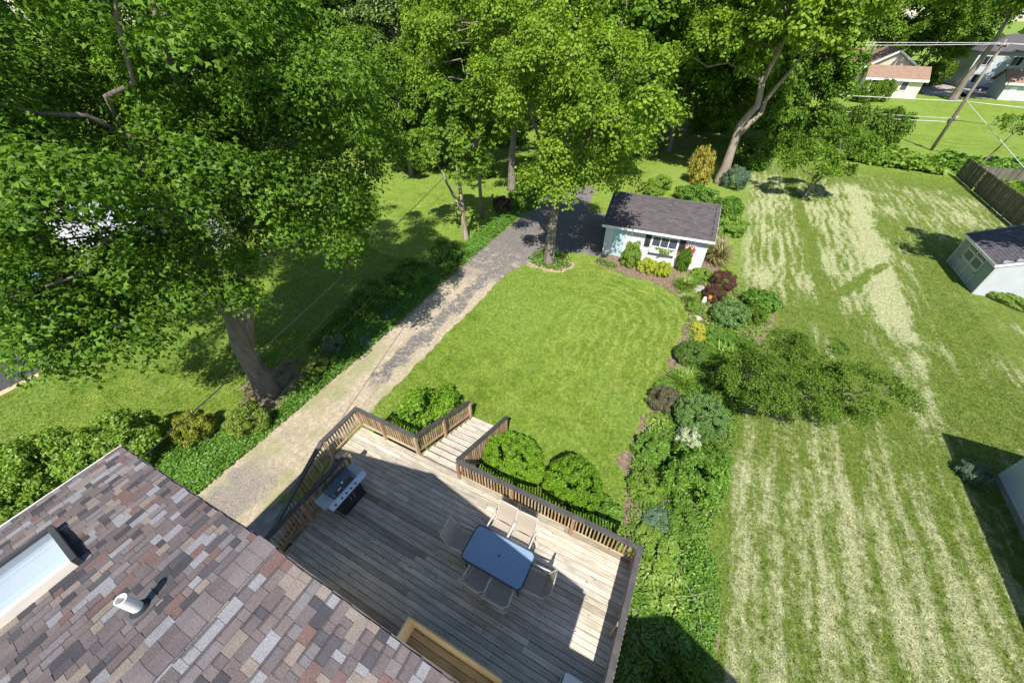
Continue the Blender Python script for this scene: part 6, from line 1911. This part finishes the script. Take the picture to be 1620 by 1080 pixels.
# stones and small things in the beds
def stone(label, x, y, r, h, seed, mat='stone'):
    rng = np.random.default_rng(seed)
    mb = MB()
    n = 9
    rings = [(1.0, 0.0), (1.02, 0.45), (0.8, 0.85), (0.35, 1.0)]
    jit = 1 + 0.22 * rng.normal(size=n)
    vv = []
    for k, zz in rings:
        for i in range(n):
            a = 2 * math.pi * i / n
            q = r * k * float(jit[i]) * (1 + 0.06 * float(rng.normal()))
            vv.append((q * math.cos(a), q * 0.8 * math.sin(a), h * zz - 0.02))
    ff = []
    for j in range(3):
        for i in range(n):
            ff.append((j * n + i, j * n + (i + 1) % n, (j + 1) * n + (i + 1) % n, (j + 1) * n + i))
    ff.append(tuple(3 * n + i for i in range(n)))
    mb.add(vv, ff)
    o = link('garden_stone', mb.mesh('garden_stone'), MAT[mat], None, (x, y, 0), (0, 0, seed))
    return tag(o, label, 'stone')
stone('flat tan boulder between daylilies and barberries', 1.35, 21.9, 0.42, 0.28, 1)
stone('pale flat slab at the lawn edge near the garage corner', 0.75, 20.9, 0.45, 0.10, 2)
stone('small stone below the red barberries', 1.6, 19.0, 0.25, 0.18, 3)
stone('pale stepping stone beside the right railing corner', 1.42, 5.0, 0.20, 0.07, 4)
stone('tan stone among the hostas beside the railing', 1.50, 3.75, 0.17, 0.10, 5)
stone('second pale stone by the railing near the shade line', 1.38, 4.35, 0.16, 0.07, 6)
stone('large flat rock at the foot of the side stairs', -8.95, 1.55, 0.42, 0.14, 7, 'flagstone')
stone('pale boulder in the border at the back of the striped lawn', 12.3, 59.0, 0.9, 0.5, 8)
gn = thing('garden_ornament', 'small white and orange garden ornament beside the red barberry', 'ornament', (1.72, 20.75, 0))
m_ = MB(); m_.lathe([(0.001, 0), (0.13, 0.0), (0.15, 0.12), (0.09, 0.26), (0.10, 0.32), (0.05, 0.40), (0.001, 0.42)], (1.72, 20.75, 0), 12); m_.obj('figure', MAT['cooler_white'], gn, smooth=True)
m_ = MB(); m_.lathe([(0.001, 0), (0.10, 0.0), (0.13, 0.22), (0.11, 0.22), (0.001, 0.18)], (1.93, 20.9, 0.2), 12); m_.obj('pot', MAT['orange'], gn, smooth=True)
# a dead branch and bare twigs lying on the hostas and beside the stairs
def twig(label, a, segs, r, seed):
    rng = random.Random(seed)
    mb = MB()
    for s in segs:
        pts = [Vector(a) + Vector(q) for q in s]
        mb.tube(pts, [r * (1 - 0.6 * i / max(1, len(pts) - 1)) for i in range(len(pts))], 5)
    o = mb.obj('dead_branch', plain('bleached_twig', (0.50, 0.44, 0.36), 0.8, 0.2), None, smooth=True)
    return tag(o, label, 'branch')
twig('bleached forked twig lying on the hostas and ivy', (2.9, 5.0, 0.45), [[(-0.5, 0.6, 0), (-0.1, 0.25, 0.06), (0.2, -0.1, 0.05), (0.35, -0.55, 0)], [(-0.4, -0.1, 0.02), (0, 0.1, 0.08), (0.6, 0.6, 0)], [(0.05, 0.1, 0.05), (0.3, 0.0, 0.1), (0.45, -0.1, 0.05)]], 0.006, 1)
twig('bleached twig in the evergreen left of the front stairs', (-6.6, 7.1, 0.75), [[(-0.35, 0.05, 0), (0, 0.1, 0.06), (0.25, 0.35, 0.1)], [(0, 0.1, 0.05), (0.05, -0.3, -0.05)], [(0.1, 0.2, 0.08), (0.35, 0.1, 0.12)]], 0.016, 2)

# --- grass blades standing up from the lawns nearest the camera (one uncounted mass each)
def blades(name, label, poly, holes, n, seed, hgt=0.06, wid=0.012):
    rng = np.random.default_rng(seed)
    P = np.array(poly)
    lo, hi = P.min(0), P.max(0)
    x = lo[0] + (hi[0] - lo[0]) * rng.random(n * 3)
    y = lo[1] + (hi[1] - lo[1]) * rng.random(n * 3)
    k = in_poly(x, y, poly)
    for h_ in holes: k &= ~in_poly(x, y, h_)
    k &= rng.random(len(x)) < np.clip(18.0 / np.maximum(y, 1.0), 0.25, 1.0)
    x, y = x[k][:n], y[k][:n]
    N = len(x)
    az = rng.random(N) * 2 * np.pi
    lean = np.abs(rng.normal(size=N)) * 0.8
    az2 = rng.random(N) * 2 * np.pi
    h = hgt * (0.5 + rng.random(N))
    w = wid * (0.6 + 0.8 * rng.random(N))
    a = np.stack([x - w * np.cos(az), y - w * np.sin(az), np.zeros(N)], 1)
    b_ = np.stack([x + w * np.cos(az), y + w * np.sin(az), np.zeros(N)], 1)
    c = np.stack([x + h * np.sin(lean) * np.cos(az2), y + h * np.sin(lean) * np.sin(az2), h * np.cos(lean) + 0.006], 1)
    V = np.stack([a, b_, c], 1).reshape(-1, 3)
    me = np_mesh(name, V, [np.array((0, 1, 2))], N, 3)
    o = link(name, me, MAT['blades'], None)
    return tag(o, label, 'grass', kind='stuff')
front = [(-9.75, 3.6), (-9.7, 18.6), (-8.9, 20.4), (-7.0, 19.8), (-6.2, 21.0), (-5.2, 22.2), (-3.6, 21.7), (-1.4, 21.5), (0.2, 20.9), (0.95, 19.5), (1.05, 17.4), (0.75, 15.2), (0.85, 13.0), (0.35, 11.0), (0.3, 9.4), (-0.05, 8.6), (0.45, 7.9), (0.75, 6.6), (1.25, 5.0), (1.25, 4.9), (-9.0, 4.9)]
blades('lawn_blades', 'short green grass of the back lawn between deck and garage', front, [[(-5.9, 4.5), (-4.1, 4.5), (-4.1, 7.9), (-5.9, 7.9)]], 130000, 91)
right = [(3.5, 0.0), (12.0, 0.0), (12.0, 13.9), (15.0, 13.9), (15.3, 33.0), (21.6, 33.6), (21.6, 54.5), (16, 56), (6, 56), (3.6, 46), (3.6, 38), (3.6, 33.5), (3.6, 30.5), (3.4, 23.6), (5.4, 22.8), (5.6, 20.6), (4.5, 18.0), (4.1, 16.4), (3.9, 14.0), (3.7, 11.0), (3.6, 8.6), (3.1, 7.2), (3.8, 5.0)]
blades('lawn_blades', 'dry striped grass of the lawn right of the garden bed', right, [], 250000, 92)
left = [(-24.4, -4.0), (-18.0, -1.0), (-15.8, 2.2), (-14.4, 3.4), (-14.8, 8.0), (-16.3, 12.0), (-16.4, 17.0), (-24.4, 17.0)]
blades('lawn_blades', 'shaded grass under the big maple left of the driveway', left, [], 60000, 93, 0.065, 0.014)
